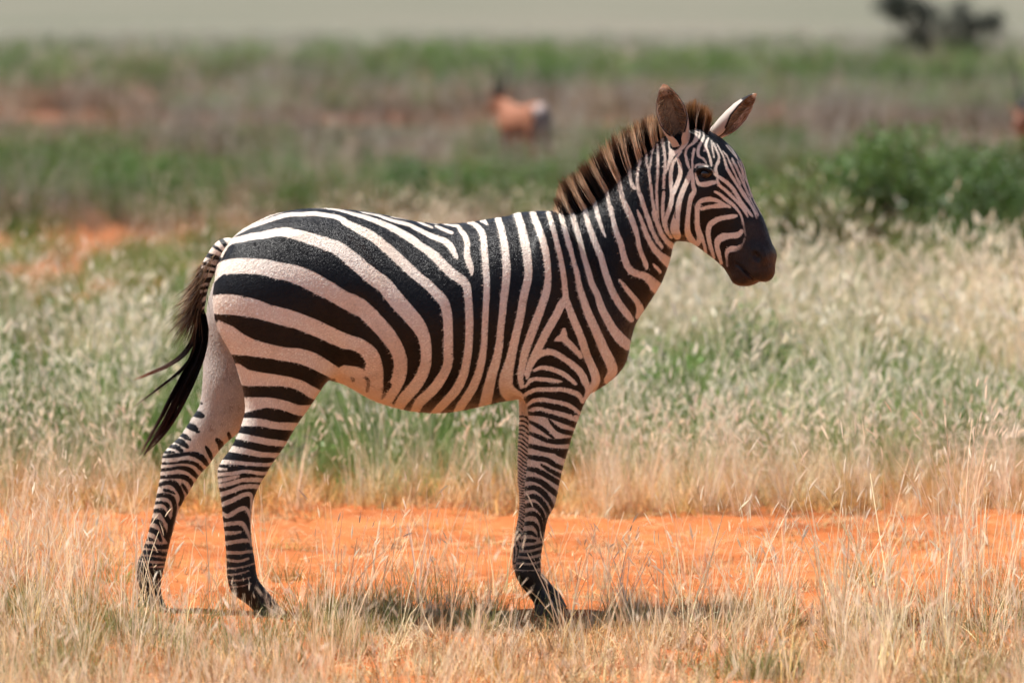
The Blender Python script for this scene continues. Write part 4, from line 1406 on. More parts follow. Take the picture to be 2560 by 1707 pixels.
def field(n, y0, y1, margin=1.2):
    """n random points per the viewed wedge between two depths, even over area"""
    a = np.array([y0 + 16.0, y1 + 16.0])
    u = rng.uniform(size=n)
    d = np.sqrt(a[0] ** 2 + u * (a[1] ** 2 - a[0] ** 2))
    x = rng.uniform(-1, 1, n) * (d * 0.1022 + margin)
    return x, d - 16.0


def PX(x, y):
    return 1280 + FPX * x / (y + 16.0)


def blob2(x, y, cu, d0, ru, rd):
    """soft patch centred on photo column cu at distance d0 (m); radii in m"""
    cx = (cu - 1280) / FPX * d0
    return np.exp(-(((x - cx) / ru) ** 2 + ((y + 16 - d0) / rd) ** 2))


STRAW = np.array([.70, .475, .205])
PALE = np.array([.85, .71, .47])
RUST = np.array([.55, .29, .09])
OLIVE = np.array([.235, .225, .085])
GREEN = np.array([.10, .23, .034])
BRGREEN = np.array([.20, .31, .085])
SAGE = np.array([.25, .34, .12])


def colmix(n, a, b, w=None, var=.16):
    w = rng.uniform(0, 1, n) if w is None else np.asarray(w)
    c = a[None] * (1 - w[:, None]) + b[None] * w[:, None]
    return c * rng.normal(1, var, (n, 1)).clip(.5, 1.5) * rng.normal(1, .05, (n, 3)).clip(.8, 1.2)


def keep(p):
    return rng.uniform(size=len(p)) < p


# bare track: between these distances little grows
def track(x, y):
    d = y + 16
    w = (fbm(x, y, .9, 21, 3) - .5) * 3.0
    near_edge = 16.55 + .75 * np.clip((x - .1) / 1.0, -.5, 1) + w * .45 + np.where(x < -1.05, 1.2 * np.clip((-1.05 - x) / .3, 0, 1), 0)
    far_edge = 19.5 + w * 1.1 - .85 * np.clip((x - .1) / .7, 0, 1)
    isl = fbm(x, y * 1.3, 1.5, 27, 3) + .10 * np.clip((x - .6) / 1.0, 0, 1) + .06 * np.clip((-.9 - x) / .4, 0, 1)
    return (d > near_edge) & (d < far_edge) & (isl < .54)


# ---- foreground, up to the track
x, y = field(13000, -3.4, 1.4, 1.0)
tr_ = track(x, y)
pn = fbm(x, y, 1.6, 31, 3)
left = blob2(x, y, 150, 15.5, .75, .8)
right = blob2(x, y, 2250, 15.1, 1.1, .9)
thin = np.clip(1 - (y + .55) / .9, .25, 1)            # thinner towards the bare track
p_mat = np.clip(.40 + (pn - .5) * 4.2, .02, 1) * np.where(tr_, .10, 1) * thin + left * .3 + right * .3
k = keep(p_mat * .40)
w = np.clip(rng.normal(.40, .3, k.sum()), 0, 1)
put('mat', x[k], y[k], rng.uniform(.5, 1.35, k.sum()) * (.6 + .4 * thin[k]), colmix(k.sum(), RUST, PALE, w))
x, y = field(3400, -3.4, 1.4, 1.0)
tr_ = track(x, y)
pn = fbm(x, y, 1.3, 41, 3)
left = blob2(x, y, 150, 15.5, .7, .8)
right = blob2(x, y, 2300, 15.0, 1.1, 1.0)
mid_ = blob2(x, y, 1180, 15.8, .35, .35)
thin = np.clip(1 - (y + .55) / .9, .15, 1)
k = keep(np.clip((pn - .47) * 2.2 + left * .25 + right * .3, .02, 1) * np.where(tr_, .04, 1) * thin * .22)
put('straw', x[k], y[k], rng.uniform(.26, .55, k.sum()) * (1 + .5 * right[k]), colmix(k.sum(), STRAW, PALE))
k = keep(np.clip((pn - .40) * 2.0 + right * .4 + left * .3, .08, 1) * np.where(tr_, .08, 1) * thin * .22)
put('stem', x[k], y[k], rng.uniform(.35, .85, k.sum()) * (1 + .5 * right[k] + .35 * left[k]), colmix(k.sum(), STRAW, PALE, rng.uniform(.3, 1, k.sum())))
k = keep(np.clip(left * .9 + right * .22 + mid_ * .8, 0, 1) * np.where(tr_, .0, 1) * .5)
put('olive', x[k], y[k], rng.uniform(.4, .85, k.sum()), colmix(k.sum(), OLIVE, SAGE, rng.uniform(0, .8, k.sum())))
x, y = field(2600, -3.4, -.75, 1.0)
k = keep(np.clip((fbm(x, y, 1.3, 201, 3) - .42) * 5, .04, 1) * .38)
put('mat', x[k], y[k], rng.uniform(.6, 1.3, k.sum()), colmix(k.sum(), RUST, PALE, np.clip(rng.normal(.55, .35, k.sum()), 0, 1)))
k = keep(np.clip((fbm(x, y, 1.1, 203, 3) - .46) * 3, .03, 1) * .16)
put('straw', x[k], y[k], rng.uniform(.25, .5, k.sum()), colmix(k.sum(), STRAW, PALE * 1.1))
x, y = field(1500, -.9, 3.2, 1.0)
u = PX(x, y)
k = keep(np.clip((430 - u) / 260, 0, 1) * np.clip((fbm(x, y, 1.6, 207, 3) - .35) * 3, 0, 1) * .8)
put('straw', x[k], y[k], rng.uniform(.3, .75, k.sum()), colmix(k.sum(), STRAW, PALE))
x, y = field(900, 1.0, 3.4, 1.0)
k = keep(np.clip((fbm(x, y, 2.2, 209, 3) - .5) * 5, 0, 1) * .5)
put('mat', x[k], y[k], rng.uniform(.4, 1.0, k.sum()), colmix(k.sum(), RUST, PALE))
x, y = field(900, -3.6, .4, .8)
pn = fbm(x, y, .9, 231, 3)
k = keep(np.clip((pn - .38) * 2.6, .05, 1) * np.where(track(x, y), .12, 1) * .5)
put('fluff', x[k], y[k], rng.uniform(.5, 1.0, k.sum()), colmix(k.sum(), STRAW, PALE))
# tall wispy clump at the right edge, and grass heads between camera and track
x, y = field(420, -1.6, 1.0, .6)
r2 = blob2(x, y, 2600, 15.8, .45, 1.2)
k = keep(r2 * .2)
put('wisp', x[k], y[k], rng.uniform(.7, 1.15, k.sum()), colmix(k.sum(), STRAW, PALE))
x, y = field(420, -3.9, -2.0, .6)
k = keep(.10 + .16 * (PX(x, y) > 1750))
put('wisp', x[k], y[k], rng.uniform(.35, .68, k.sum()), colmix(k.sum(), STRAW, PALE))
x, y = field(120, -.6, 1.3, .5)            # scattered single stems on the bare soil
put('stem', x, y, rng.uniform(.35, .9, len(x)), colmix(len(x), STRAW, PALE, rng.uniform(.4, 1, len(x))))
x, y = field(260, .6, 3.6, .6)
k = keep(np.full(len(x), .45))
put('mat', x[k], y[k], rng.uniform(.3, .8, k.sum()), colmix(k.sum(), RUST, STRAW))

# low dry tangle under the animal, where its shadow falls
x, y = rng.uniform(-.85, .75, 420), rng.uniform(-.55, .02, 420)
k = keep(np.clip((fbm(x, y, 2.4, 401, 3) - .36) * 4, .1, 1))
put('mat', x[k], y[k], rng.uniform(.5, 1.0, k.sum()), colmix(k.sum(), RUST, PALE))
k = keep(np.clip((fbm(x, y, 2.0, 403, 3) - .5) * 3, 0, 1) * .25)
put('olive', x[k], y[k], rng.uniform(.35, .6, k.sum()), colmix(k.sum(), OLIVE, STRAW))

# ---- behind the track: 19.5 m to 36 m
x, y = field(16500, 3.2, 21, 1.5)
tr_ = track(x, y)
u = PX(x, y)
d = y + 16
g_ = fbm(x, y, .55, 55, 4)
gr = .95 * blob2(x, y, 950, 21.0, 1.0, 1.3) + 1.1 * blob2(x, y, 200, 22.0, 1.1, 1.7) + 1.1 * blob2(x, y, 1720, 23.0, 1.2, 3.0) + .6 * blob2(x, y, 2150, 21.8, .8, 1.3)
gr += .9 * blob2(x, y, 640, 26, .9, 2.4) + .6 * blob2(x, y, 1900, 31, 1.2, 3) + (g_ - .44) * 3.0
gr = np.clip(gr, 0, 1)
bare = np.clip(1.0 * blob2(x, y, 2230, 26.5, .75, 2.0) + 1.0 * blob2(x, y, 60, 35, 1.6, 3.0) + .9 * blob2(x, y, 120, 30.5, 1.0, 1.6), 0, 1)
bare = np.clip(bare + np.clip((fbm(x, y, .8, 66, 3) - .60) * 5, 0, 1) * (d > 22), 0, 1)
edge = np.clip((d - 19.2) / 1.8 + (fbm(x, y, 2.0, 311, 2) - .5) * .9, .25, 1)
rside = np.clip((u - 1650) / 450, 0, 1)
back = np.clip((d - 26) / 5, 0, 1) * (1 - rside)             # shorter, browner towards the back on the left
clm = np.clip((fbm(x, y, 1.5, 301, 3) - .38) * 4.5, .08, 1)
dens = np.where(tr_, .03, 1) * (1 - .95 * bare) * clm
hm = .50 + .85 * fbm(x, y, .8, 303, 2) - .35 * blob2(x, y, 2230, 24.5, .8, 1.2)
shade_ = .55 + .9 * fbm(x, y, .9, 305, 3)          # old grey and fresh pale clumps
k = keep(dens * (1 - .92 * gr) * .36 * (1 - .45 * back) * (1 - rside * np.clip((d - 29) / 2, 0, 1)))
hh = rng.uniform(.55, 1.05, k.sum()) * hm[k] * edge[k] * (1 + .2 * rside[k] * (d[k] > 24)) * (1 - .35 * back[k])
put('midstraw', x[k], y[k], hh, colmix(k.sum(), STRAW, PALE, np.clip(rng.normal(.5, .3, k.sum()), 0, 1)) * ((1 - .35 * back[k]) * shade_[k])[:, None])
k = keep(np.where(tr_, .03, 1) * (1 - .9 * bare) * gr * .75)
put('green', x[k], y[k], rng.uniform(.85, 1.5, k.sum()) * edge[k] * (1 - .3 * np.clip((d[k] - 28) / 5, 0, 1)), colmix(k.sum(), GREEN, np.array([.32, .36, .15]), rng.uniform(0, 1, k.sum())) * shade_[k][:, None])
k = keep(dens * (.22 + .25 * gr) * .5)
put('olive', x[k], y[k], rng.uniform(.8, 1.5, k.sum()) * edge[k], colmix(k.sum(), OLIVE, SAGE))
k = keep(dens * .14 * (1 - .15 * gr) * (1 - .6 * back) * (1 - rside * np.clip((d - 29) / 2, 0, 1)))
put('midwisp', x[k], y[k], rng.uniform(.5, .85, k.sum()) * edge[k] * (1 + .25 * (u[k] > 1700)), colmix(k.sum(), STRAW, PALE, rng.uniform(.4, 1, k.sum())))
x, y = field(1500, 3.0, 5.5, 1.0)
k = keep(np.where(track(x, y), .05, .7))
put('mat', x[k], y[k], rng.uniform(.9, 1.7, k.sum()), colmix(k.sum(), RUST, STRAW))

x, y = field(2600, 3.0, 6.2, 1.0)
u = PX(x, y)
k = keep(np.where(track(x, y), .04, .16 + .42 * (u > 1480) + .2 * (u < 420)))
put('midstraw', x[k], y[k], rng.uniform(.35, .75, k.sum()), colmix(k.sum(), RUST, PALE, np.clip(rng.normal(.6, .25, k.sum()), 0, 1)))

# tall pale grass on the right, 26 m to 34 m
x, y = field(3000, 8.5, 15.5, 1.5)
u = PX(x, y)
k = keep(np.clip((u - 1620) / 380, 0, 1) * .24 * np.clip(fbm(x, y, .5, 77, 3) * 3.2 - 1.0, .05, 1))
put('midwisp', x[k], y[k], rng.uniform(.6, 1.0, k.sum()), colmix(k.sum(), STRAW, PALE, rng.uniform(.4, 1, k.sum())))

# ---- 36 m to 60 m: low green growth with dry gaps
x, y = field(9000, 20, 46, 2.0)
u = PX(x, y)
d = y + 16
n_ = fbm(x * .8, y * .45, .5, 91, 4)
gr = np.clip((n_ - .50) * 5.5 + .7 * blob2(x, y, 1000, 44, 2.0, 4.5) + .9 * blob2(x, y, 2150, 43, 2.4, 7) + .6 * blob2(x, y, 100, 49, 1.5, 3) + .6 * blob2(x, y, 1650, 44, 1.2, 6), 0, 1)
bare = np.clip(1.0 * blob2(x, y, 60, 38, 1.7, 3) + .9 * blob2(x, y, 380, 57, 1.8, 2.5), 0, 1)
k = keep(gr * (1 - .9 * bare) * .50)
put('herb', x[k], y[k], rng.uniform(.7, 1.45, k.sum()), colmix(k.sum(), GREEN * .55, np.array([.15, .19, .065]), rng.uniform(0, 1, k.sum())))
k = keep((1 - .8 * gr) * (1 - .9 * bare) * .24)
put('farstraw', x[k], y[k], rng.uniform(.5, .9, k.sum()), colmix(k.sum(), np.array([.13, .075, .042]), np.array([.27, .19, .105])))
k = keep(gr * (1 - .9 * bare) * .35)
put('green', x[k], y[k], rng.uniform(.9, 1.5, k.sum()), colmix(k.sum(), GREEN, SAGE, rng.uniform(0, .6, k.sum())) * .75)

# ---- 60 m to 95 m: dry brown belt
x, y = field(5000, 44, 80, 3.0)
n_ = fbm(x * .5, y * .25, .5, 131, 4)
k = keep(np.clip((n_ - .40) * 3, 0, 1) * .5)
put('farstraw', x[k], y[k], rng.uniform(.6, 1.2, k.sum()), colmix(k.sum(), np.array([.045, .028, .018]), np.array([.095, .070, .042])))
k = keep(np.clip((n_ - .58) * 4, 0, 1) * .4)
put('herb', x[k], y[k], rng.uniform(.8, 1.6, k.sum()), colmix(k.sum(), OLIVE * .7, GREEN))

# ---- 90 m to 160 m: green belt, thinning out into the pale plain
x, y = field(8500, 74, 185, 5.0)
n_ = fbm(x * .4, y * .12, .5, 151, 4)
den = np.clip((n_ - .36) * 3.4, 0.05, 1) * np.clip((y - 70) / 18, 0, 1) * np.clip((178 - y) / 90, 0, 1) ** 1.5
k = keep(den * .8)
put('herb', x[k], y[k], rng.uniform(1.0, 2.3, k.sum()) * np.clip(1.25 - (y[k] - 74) / 150, .5, 1), colmix(k.sum(), np.array([.085, .16, .035]), np.array([.165, .235, .07])))
k = keep((1 - den) * .2)
put('farstraw', x[k], y[k], rng.uniform(.8, 1.4, k.sum()), colmix(k.sum(), np.array([.22, .19, .14]), np.array([.34, .31, .25])))

# scattered clumps that break up the belts
for _ in range(95):
    dd = 36 * (125 / 36) ** rng.uniform()
    cx_ = rng.uniform(-1, 1) * (dd * .1022 + 1.5)
    n_c = rng.integers(6, 22)
    r_ = rng.uniform(.25, .9) * (dd / 45) ** .5
    x, y = cx_ + rng.normal(0, r_, n_c), dd - 16 + rng.normal(0, r_ * 2.2, n_c)
    kd_, ca, cb_ = [('herb', GREEN * .5, GREEN * .9), ('herb', OLIVE * .5, np.array([.17, .2, .08])), ('farstraw', np.array([.20, .115, .06]), np.array([.34, .23, .12])),
                    ('farstraw', np.array([.07, .045, .03]), np.array([.15, .10, .06]))][rng.integers(0, 4)]
    if 58 < dd < 90 and kd_ == 'herb': kd_, ca, cb_ = 'farstraw', np.array([.12, .06, .035]), np.array([.22, .14, .08])
    put(kd_, x, y, rng.uniform(.8, 1.6, n_c) * (dd / 45) ** .4, colmix(n_c, ca, cb_))
x, y = rng.normal(.25, .9, 34), 51 - 16 - rng.uniform(1.2, 4.0, 34)      # grass in front of the far gazelle
put('farstraw', x, y, rng.uniform(.8, 1.3, 34), colmix(34, np.array([.12, .085, .05]), np.array([.2, .17, .09])))

# straw litter lying on the soil
lt = Tuft()
for _ in range(9):
    p = np.append(rng.normal(0, .05, 2), rng.uniform(.001, .006))
    lt.blade(p, rng.uniform(0, 6.28), R(90) - rng.uniform(.0, .08), rng.uniform(.03, .11), rng.uniform(.002, .004), rng.uniform(-.05, .05), 2, rng.uniform(.2, 1), 0, .3)
SRC['litter'] = [lt.build("litter_source")]
x, y = field(2600, -3.2, 4.2, 1.0)
put('litter', x, y, rng.uniform(.6, 1.3, len(x)), colmix(len(x), RUST, PALE))


def instancer(name, label, srcs, x, y, s, c):
    """one object: points that carry scale, turn, tilt and colour, dressed with tufts by a node tree"""
    n = len(x)
    z = height(x, y)
    o = mesh_obj(name, np.stack([x, y, z], 1), np.zeros((0, 3), int), None)
    me = o.data
    me.materials.append(GM)

    def add(nm, typ, dom, arr, key):
        at = me.attributes.new(nm, typ, 'POINT')
        at.data.foreach_set(key, np.asarray(arr, np.float32).ravel() if typ != 'INT' else np.asarray(arr, np.int32))
    rot = np.stack([rng.normal(0, .10, n), rng.normal(0, .10, n), rng.uniform(0, 6.283, n)], 1)
    rot[:, 1] += .07        # slight lean with the wind
    add("rot", 'FLOAT_VECTOR', 'POINT', rot, "vector")
    add("scl", 'FLOAT', 'POINT', s, "value")
    add("pick", 'INT', 'POINT', rng.integers(0, len(srcs), n), "value")
    add("gcol", 'FLOAT_COLOR', 'POINT', np.concatenate([c, np.ones((n, 1))], 1), "color")
    ng = bpy.data.node_groups.new(name, 'GeometryNodeTree')
    ng.interface.new_socket("Geometry", in_out='INPUT', socket_type='NodeSocketGeometry')
    ng.interface.new_socket("Geometry", in_out='OUTPUT', socket_type='NodeSocketGeometry')
    N = ng.nodes
    gi_, go_ = N.new("NodeGroupInput"), N.new("NodeGroupOutput")
    g2i = N.new("GeometryNodeGeometryToInstance")
    for so in reversed(srcs):
        oi = N.new("GeometryNodeObjectInfo")
        oi.inputs["Object"].default_value = so
        ng.links.new(oi.outputs["Geometry"], g2i.inputs[0])
    iop = N.new("GeometryNodeInstanceOnPoints")
    iop.inputs["Pick Instance"].default_value = True

    def named(nm, typ):
        a = N.new("GeometryNodeInputNamedAttribute")
        a.data_type = typ
        a.inputs[0].default_value = nm
        return a.outputs[0]
    m2p = N.new("GeometryNodeMeshToPoints")
    ng.links.new(gi_.outputs[0], m2p.inputs[0])
    ng.links.new(m2p.outputs[0], iop.inputs["Points"])
    ng.links.new(g2i.outputs[0], iop.inputs["Instance"])
    ng.links.new(named("pick", 'INT'), iop.inputs["Instance Index"])
    ng.links.new(named("rot", 'FLOAT_VECTOR'), iop.inputs["Rotation"])
    ng.links.new(named("scl", 'FLOAT'), iop.inputs["Scale"])
    ng.links.new(iop.outputs[0], go_.inputs[0])
    md = o.modifiers.new("tufts", 'NODES')
    md.node_group = ng
    tag(o, label, kind="stuff")
    return o


INFO = {'straw': ("dry_grass", "dry straw-coloured grass tufts with pale seed heads"), 'stem': ("grass_stems", "thin pale grass stems with feathery seed heads"),
        'wisp': ("tall_grass", "tall wispy pale grass with seed heads"), 'fluff': ("fluffy_grass", "short dry grass with fluffy white seed heads"), 'midstraw': ("straw_grass", "dry straw grass with pale seed heads behind the track"), 'midwisp': ("seeding_grass", "tall seeding grass behind the track"),
        'green': ("green_grass", "fresh green grass growing among the straw"),
        'olive': ("olive_grass", "fine grey-green grass growing among the straw"), 'mat': ("short_grass", "short tangled dry grass on the orange soil"),
        'herb': ("undergrowth", "low leafy green undergrowth on the plain"), 'farstraw': ("far_dry_grass", "far dry brown grass on the plain"),
        'litter': ("straw_litter", "broken straw lying on the orange soil")}
FEET = [((670, NY)), ((378, FY)), ((1365, NF)), ((1385, FF))]
for kd, lst in SCATTER.items():
    x, y, s, c = (np.concatenate([e[i] for e in lst]) for i in range(4))
    near = np.zeros(len(x), bool)                      # trodden grass round the feet
    for fu, fy in FEET:
        near |= (np.abs(x - (fu - 1280) / 784.0) < .15) & (y > fy - .50) & (y < fy + .16)
    legs = np.zeros(len(x), bool)
    if kd in ('stem', 'fluff', 'wisp'):
        uu = PX(x, y)
        legs = (y < .2) & (((uu > 330) & (uu < 460)) | ((uu > 535) & (uu < 720)) | ((uu > 1270) & (uu < 1410)))
    ok = (~near & (~legs | (rng.uniform(size=len(x)) < .35))) | (rng.uniform(size=len(x)) < (.10 if kd in ('stem', 'wisp', 'straw') else .22))
    x, y, s, c = x[ok], y[ok], s[ok], c[ok]
    nm, lb = INFO[kd]
    instancer(nm, lb, SRC[kd], x, y, s, np.clip(c, .01, .95))
    print(kd, len(x))
# ------------------------------------------------------------------ bushes, far shrub, herbs
LEAF = NT("leaf")
lc = LEAF.mix(1.0, LEAF.attr("hcol", out="Color"), LEAF.ramp(LEAF.noise(9, 3), [(0.3, (.7, .7, .7)), (0.7, (1.2, 1.2, 1.1))]), 'MULTIPLY')
LEAF.set(Base_Color=lc, Roughness=0.5, Specular_IOR_Level=0.3)
_tl = LEAF.n("BsdfTranslucent")
LEAF.l(lc, _tl.inputs[0])
_mx = LEAF.n("MixShader")
_mx.inputs[0].default_value = .3
LEAF.l(LEAF.b.outputs[0], _mx.inputs[1])
LEAF.l(_tl.outputs[0], _mx.inputs[2])
LEAF.l(_mx.outputs[0], LEAF.out.inputs[0])
LEAF = LEAF.m
BARK = NT("bark")
BARK.set(Base_Color=BARK.ramp(BARK.noise(22, 5), [(0.3, (.06, .042, .03)), (0.7, (.15, .11, .08))]), Roughness=0.9)
BARK = BARK.m


def tubes(paths, nr=7):
    """paths: list of (k,4) arrays x,y,z,r -> one mesh"""
    V, Fq, off = [], [], 0
    th = np.linspace(0, 2 * np.pi, nr, endpoint=False)
    for p in paths:
        k = len(p)
        for i in range(k):
            tg = p[min(i + 1, k - 1), :3] - p[max(i - 1, 0), :3]
            tg = tg / (np.linalg.norm(tg) + 1e-9)
            a = np.cross(tg, [.31, .87, .2])
            a /= np.linalg.norm(a)
            b = np.cross(tg, a)
            V.append(p[i, :3] + p[i, 3] * (np.cos(th)[:, None] * a + np.sin(th)[:, None] * b))
        i = np.arange(nr)
        j = (i + 1) % nr
        for q in range(k - 1):
            Fq.append(off + np.stack([q * nr + i, q * nr + j, (q + 1) * nr + j, (q + 1) * nr + i], 1))
        off += k * nr
    return np.concatenate(V), np.concatenate(Fq)


def leaves(centres, nleaf, spread, size, c0, c1, flat=.6):
    """leaf-sized faces in clumps round given centres"""
    ci = rng.integers(0, len(centres), nleaf)
    tone = rng.uniform(0, 1, len(centres))
    p = centres[ci] + rng.normal(size=(nleaf, 3)) * np.asarray(spread)
    n = rng.normal(size=(nleaf, 3)) * flat + np.array([0, 0, .7])
    n /= np.linalg.norm(n, axis=1)[:, None]
    a = np.cross(n, rng.normal(size=(nleaf, 3)))
    a /= np.linalg.norm(a, axis=1)[:, None]
    b = np.cross(n, a)
    s = (size * rng.uniform(.6, 1.3, nleaf))[:, None]
    V = np.stack([p - a * s, p + b * s * .5 - n * s * .12, p + a * s, p - b * s * .5 - n * s * .12], 1).reshape(-1, 3)
    f = np.arange(nleaf * 4).reshape(-1, 4)
    w = np.clip(tone[ci] * .7 + rng.uniform(0, .4, nleaf), 0, 1)[:, None]
    C = np.repeat(np.asarray(c0) * (1 - w) + np.asarray(c1) * w, 4, 0)
    return V, f, C


def bush(name, label, cat, group, cu, dist, h, wdt, c0, c1, nl=3800, ls=.028, nst=16, part="foliage"):
    x0 = (cu - 1280) / FPX * dist
    y0 = dist - 16
    z0 = float(height(np.array([x0]), np.array([y0]))[0])
    root = empty(name, (x0, y0, z0))
    paths, tips = [], []
    for k in range(nst):
        az = rng.uniform(0, 6.28)
        out = rng.uniform(.1, 1) * wdt * .5
        hh = h * math.sqrt(max(.12, 1 - (out / (wdt * .5)) ** 2)) * rng.uniform(.65, .98)
        t_ = np.linspace(0, 1, 6)
        p = np.stack([x0 + math.cos(az) * out * t_ ** 1.3, y0 + math.sin(az) * out * t_ ** 1.3, z0 - .03 + hh * t_ ** .9, lerp(.014, .004, t_)], 1)
        p[1:-1, :2] += rng.normal(0, .02, (4, 2))
        paths.append(p)
        for q in range(1, 6):
            tips.append(p[q, :3])
            for _ in range(2): tips.append(p[q, :3] + rng.normal(size=3) * [.10 * wdt, .10 * wdt, .07 * h])
    v, f = tubes(paths, 5)
    mesh_obj("stems", v, f, BARK, root)
    tips = np.array(tips)
    tips[:, 2] = np.maximum(tips[:, 2], z0 + .05)
    V, f, C = leaves(tips, nl, (.055 * wdt + .02, .055 * wdt + .02, .05 * h + .02), ls, c0, c1)
    mesh_obj(part, V, f, LEAF, root, smooth=False, attrs={"hcol": C})
    tag(root, label, cat, group)
    return root


DG0, DG1 = (.042, .092, .018), (.125, .21, .05)
bush("green_bush", "tallest dark green leafy bush standing in front of the red soil bank", "bush", "green bushes on the plain", 2215, 39.5, 1.05, 1.7, DG0, DG1, 5600, .032)
bush("green_bush", "broadest and darkest green bush, standing behind tall pale seed heads", "bush", "green bushes on the plain", 2520, 38.0, .95, 1.9, (.032, .070, .016), (.09, .16, .035), 5200, .032)
bush("green_bush", "low dark green bush filling the gap between two larger bushes", "bush", "green bushes on the plain", 2370, 41, .85, 1.6, DG0, DG1, 3000)
bush("green_bush", "yellow-green rounded bush beside the tallest dark green bush", "bush", "green bushes on the plain", 1965, 36.0, .72, 1.15, (.085, .105, .025), (.18, .20, .06), 3600)
bush("green_bush", "small mid green bush standing alone in the low green belt", "bush", "green bushes on the plain", 1010, 45, .52, 1.1, (.05, .10, .03), (.12, .20, .07), 3000)
bush("leafy_herb", "bright yellow-green herb in the pale grass beside the larger olive herb", "herb", "leafy herbs in the grass", 1640, 22.6, .44, .5, (.11, .22, .03), (.24, .40, .08), 1300, .014, 14)
bush("leafy_herb", "rounded olive-green herb, largest of the leafy herbs in the pale grass", "herb", "leafy herbs in the grass", 1890, 23.4, .60, .66, (.08, .15, .03), (.20, .30, .08), 2200, .015, 18)
bush("leafy_herb", "low fresh green herb clump at the edge of the bare soil track", "herb", "leafy herbs in the grass", 700, 20.4, .26, .5, (.09, .17, .03), (.2, .32, .08), 900, .012, 14)

# far flat-topped thorn shrub: dark crowns on bare leaning stems
sx0 = (2330 - 1280) / FPX * 138
sy0 = 138 - 16
sroot = empty("thorn_shrub", (sx0, sy0, 0))
paths, crown = [], []


def sp(u, v, dy=0.0):
    s = 138 / FPX
    return np.array([(u - 1280) * s, sy0 + dy, 2.0 - (v + 34) * s])


for (u0, v0), (u1, v1), dy in (((2320, 150), (2235, 22), .1), ((2325, 150), (2275, 12), -.2), ((2330, 150), (2310, 30), .3), ((2345, 150), (2410, 30), .2), ((2350, 150), (2450, 58), -.1), ((2355, 152), (2480, 60), .2), ((2325, 150), (2215, 15), .4)):
    t_ = np.linspace(0, 1, 7)[:, None]
    p = sp(u0, v0) * (1 - t_) + sp(u1, v1, dy) * t_
    p[:, 2] += .12 * np.sin(t_[:, 0] * math.pi)
    p[0, 2] = -.05
    paths.append(np.concatenate([p, lerp(.09, .03, t_)], 1))
    for _ in range(9): crown.append(p[-1] + rng.normal(size=3) * [.17, .25, .13])
for u, v in ((2215, 14), (2240, 30), (2255, 45), (2270, 18), (2290, 5), (2310, 22), (2395, 26), (2405, 50), (2430, 62), (2455, 60), (2480, 52), (2488, 60), (2250, -8), (2225, -2), (2330, 40), (2350, 70), (2375, 60), (2300, 60), (2280, 80), (2400, 85), (2340, 95)):
    for _ in range(5): crown.append(sp(u, v) + rng.normal(size=3) * [.10, .25, .08])
low = [sp(rng.uniform(2225, 2460), rng.uniform(92, 150)) + rng.normal(size=3) * [.1, .35, .05] for _ in range(110)]
v, f = tubes(paths, 6)
mesh_obj("trunk", v, f, BARK, sroot)
V, f, C = leaves(np.array(crown), 9500, (.12, .18, .10), .042, (.016, .020, .015), (.040, .050, .034))
mesh_obj("crown", V, f, LEAF, sroot, smooth=False, attrs={"hcol": C})
V, f, C = leaves(np.array(low), 5200, (.14, .2, .10), .04, (.035, .05, .022), (.07, .095, .04))
V[:, 2] = np.maximum(V[:, 2], .01)
mesh_obj("lower_foliage", V, f, LEAF, sroot, smooth=False, attrs={"hcol": C})
tag(sroot, "far dark flat-topped thorn shrub with two crowns standing on the pale plain", "shrub")

# ------------------------------------------------------------------ gazelles
GZ_M = NT("gazelle_coat")
gzc = GZ_M.mix(GZ_M.math('MULTIPLY', GZ_M.noise(60, 3), .25), GZ_M.attr("hcol", out="Color"), (.16, .08, .045))
GZ_M.set(Base_Color=gzc, Roughness=0.6, Specular_IOR_Level=0.2)
GZ_M = GZ_M.m
HORN = NT("horn")
HORN.bump(HORN.n("TexWave").outputs["Fac"], .3, .004)
HORN.set(Base_Color=(.030, .024, .020), Roughness=0.5)
HORN = HORN.m


def loft3(st, nr=28, nsub=5):
    """stations: (x, z_top, z_bottom, half width, y, lean x of the bottom) in metres"""
    st = catmull(np.array(st, float), nsub)
    th = np.linspace(0, 2 * np.pi, nr, endpoint=False)
    V = []
    for x, zt, zb, w, yy, dx in st:
        c = np.array([x + dx / 2, yy, (zt + zb) / 2])
        V.append(c + np.sin(th)[:, None] * np.array([-dx / 2, 0, (zt - zb) / 2]) + np.cos(th)[:, None] * np.array([0, w, 0]))
    return ring_geo(V, nr)


def leg3(st, nr=20, nsub=5):
    """stations: (x, y, z, half length fore-aft, half width)"""
    st = catmull(np.array(st, float), nsub)
    th = np.linspace(0, 2 * np.pi, nr, endpoint=False)
    V = [np.array([x, yy, z]) + np.cos(th)[:, None] * np.array([a, 0, 0]) + np.sin(th)[:, None] * np.array([0, b, 0]) for x, yy, z, a, b in st]
    return ring_geo(V, nr)


def ring_geo(V, nr):
    V = np.array(V)
    n = len(V)
    pts = np.concatenate([V.reshape(-1, 3), [V[0].mean(0), V[-1].mean(0)]])
    i = np.arange(nr)
    j = (i + 1) % nr
    q = np.concatenate([np.stack([k * nr + i, k * nr + j, (k + 1) * nr + j, (k + 1) * nr + i], 1) for k in range(n - 1)])
    t = np.concatenate([np.stack([j, i, np.full(nr, n * nr)], 1), np.stack([(n - 1) * nr + i, (n - 1) * nr + j, np.full(nr, n * nr + 1)], 1)])
    return pts, q, t


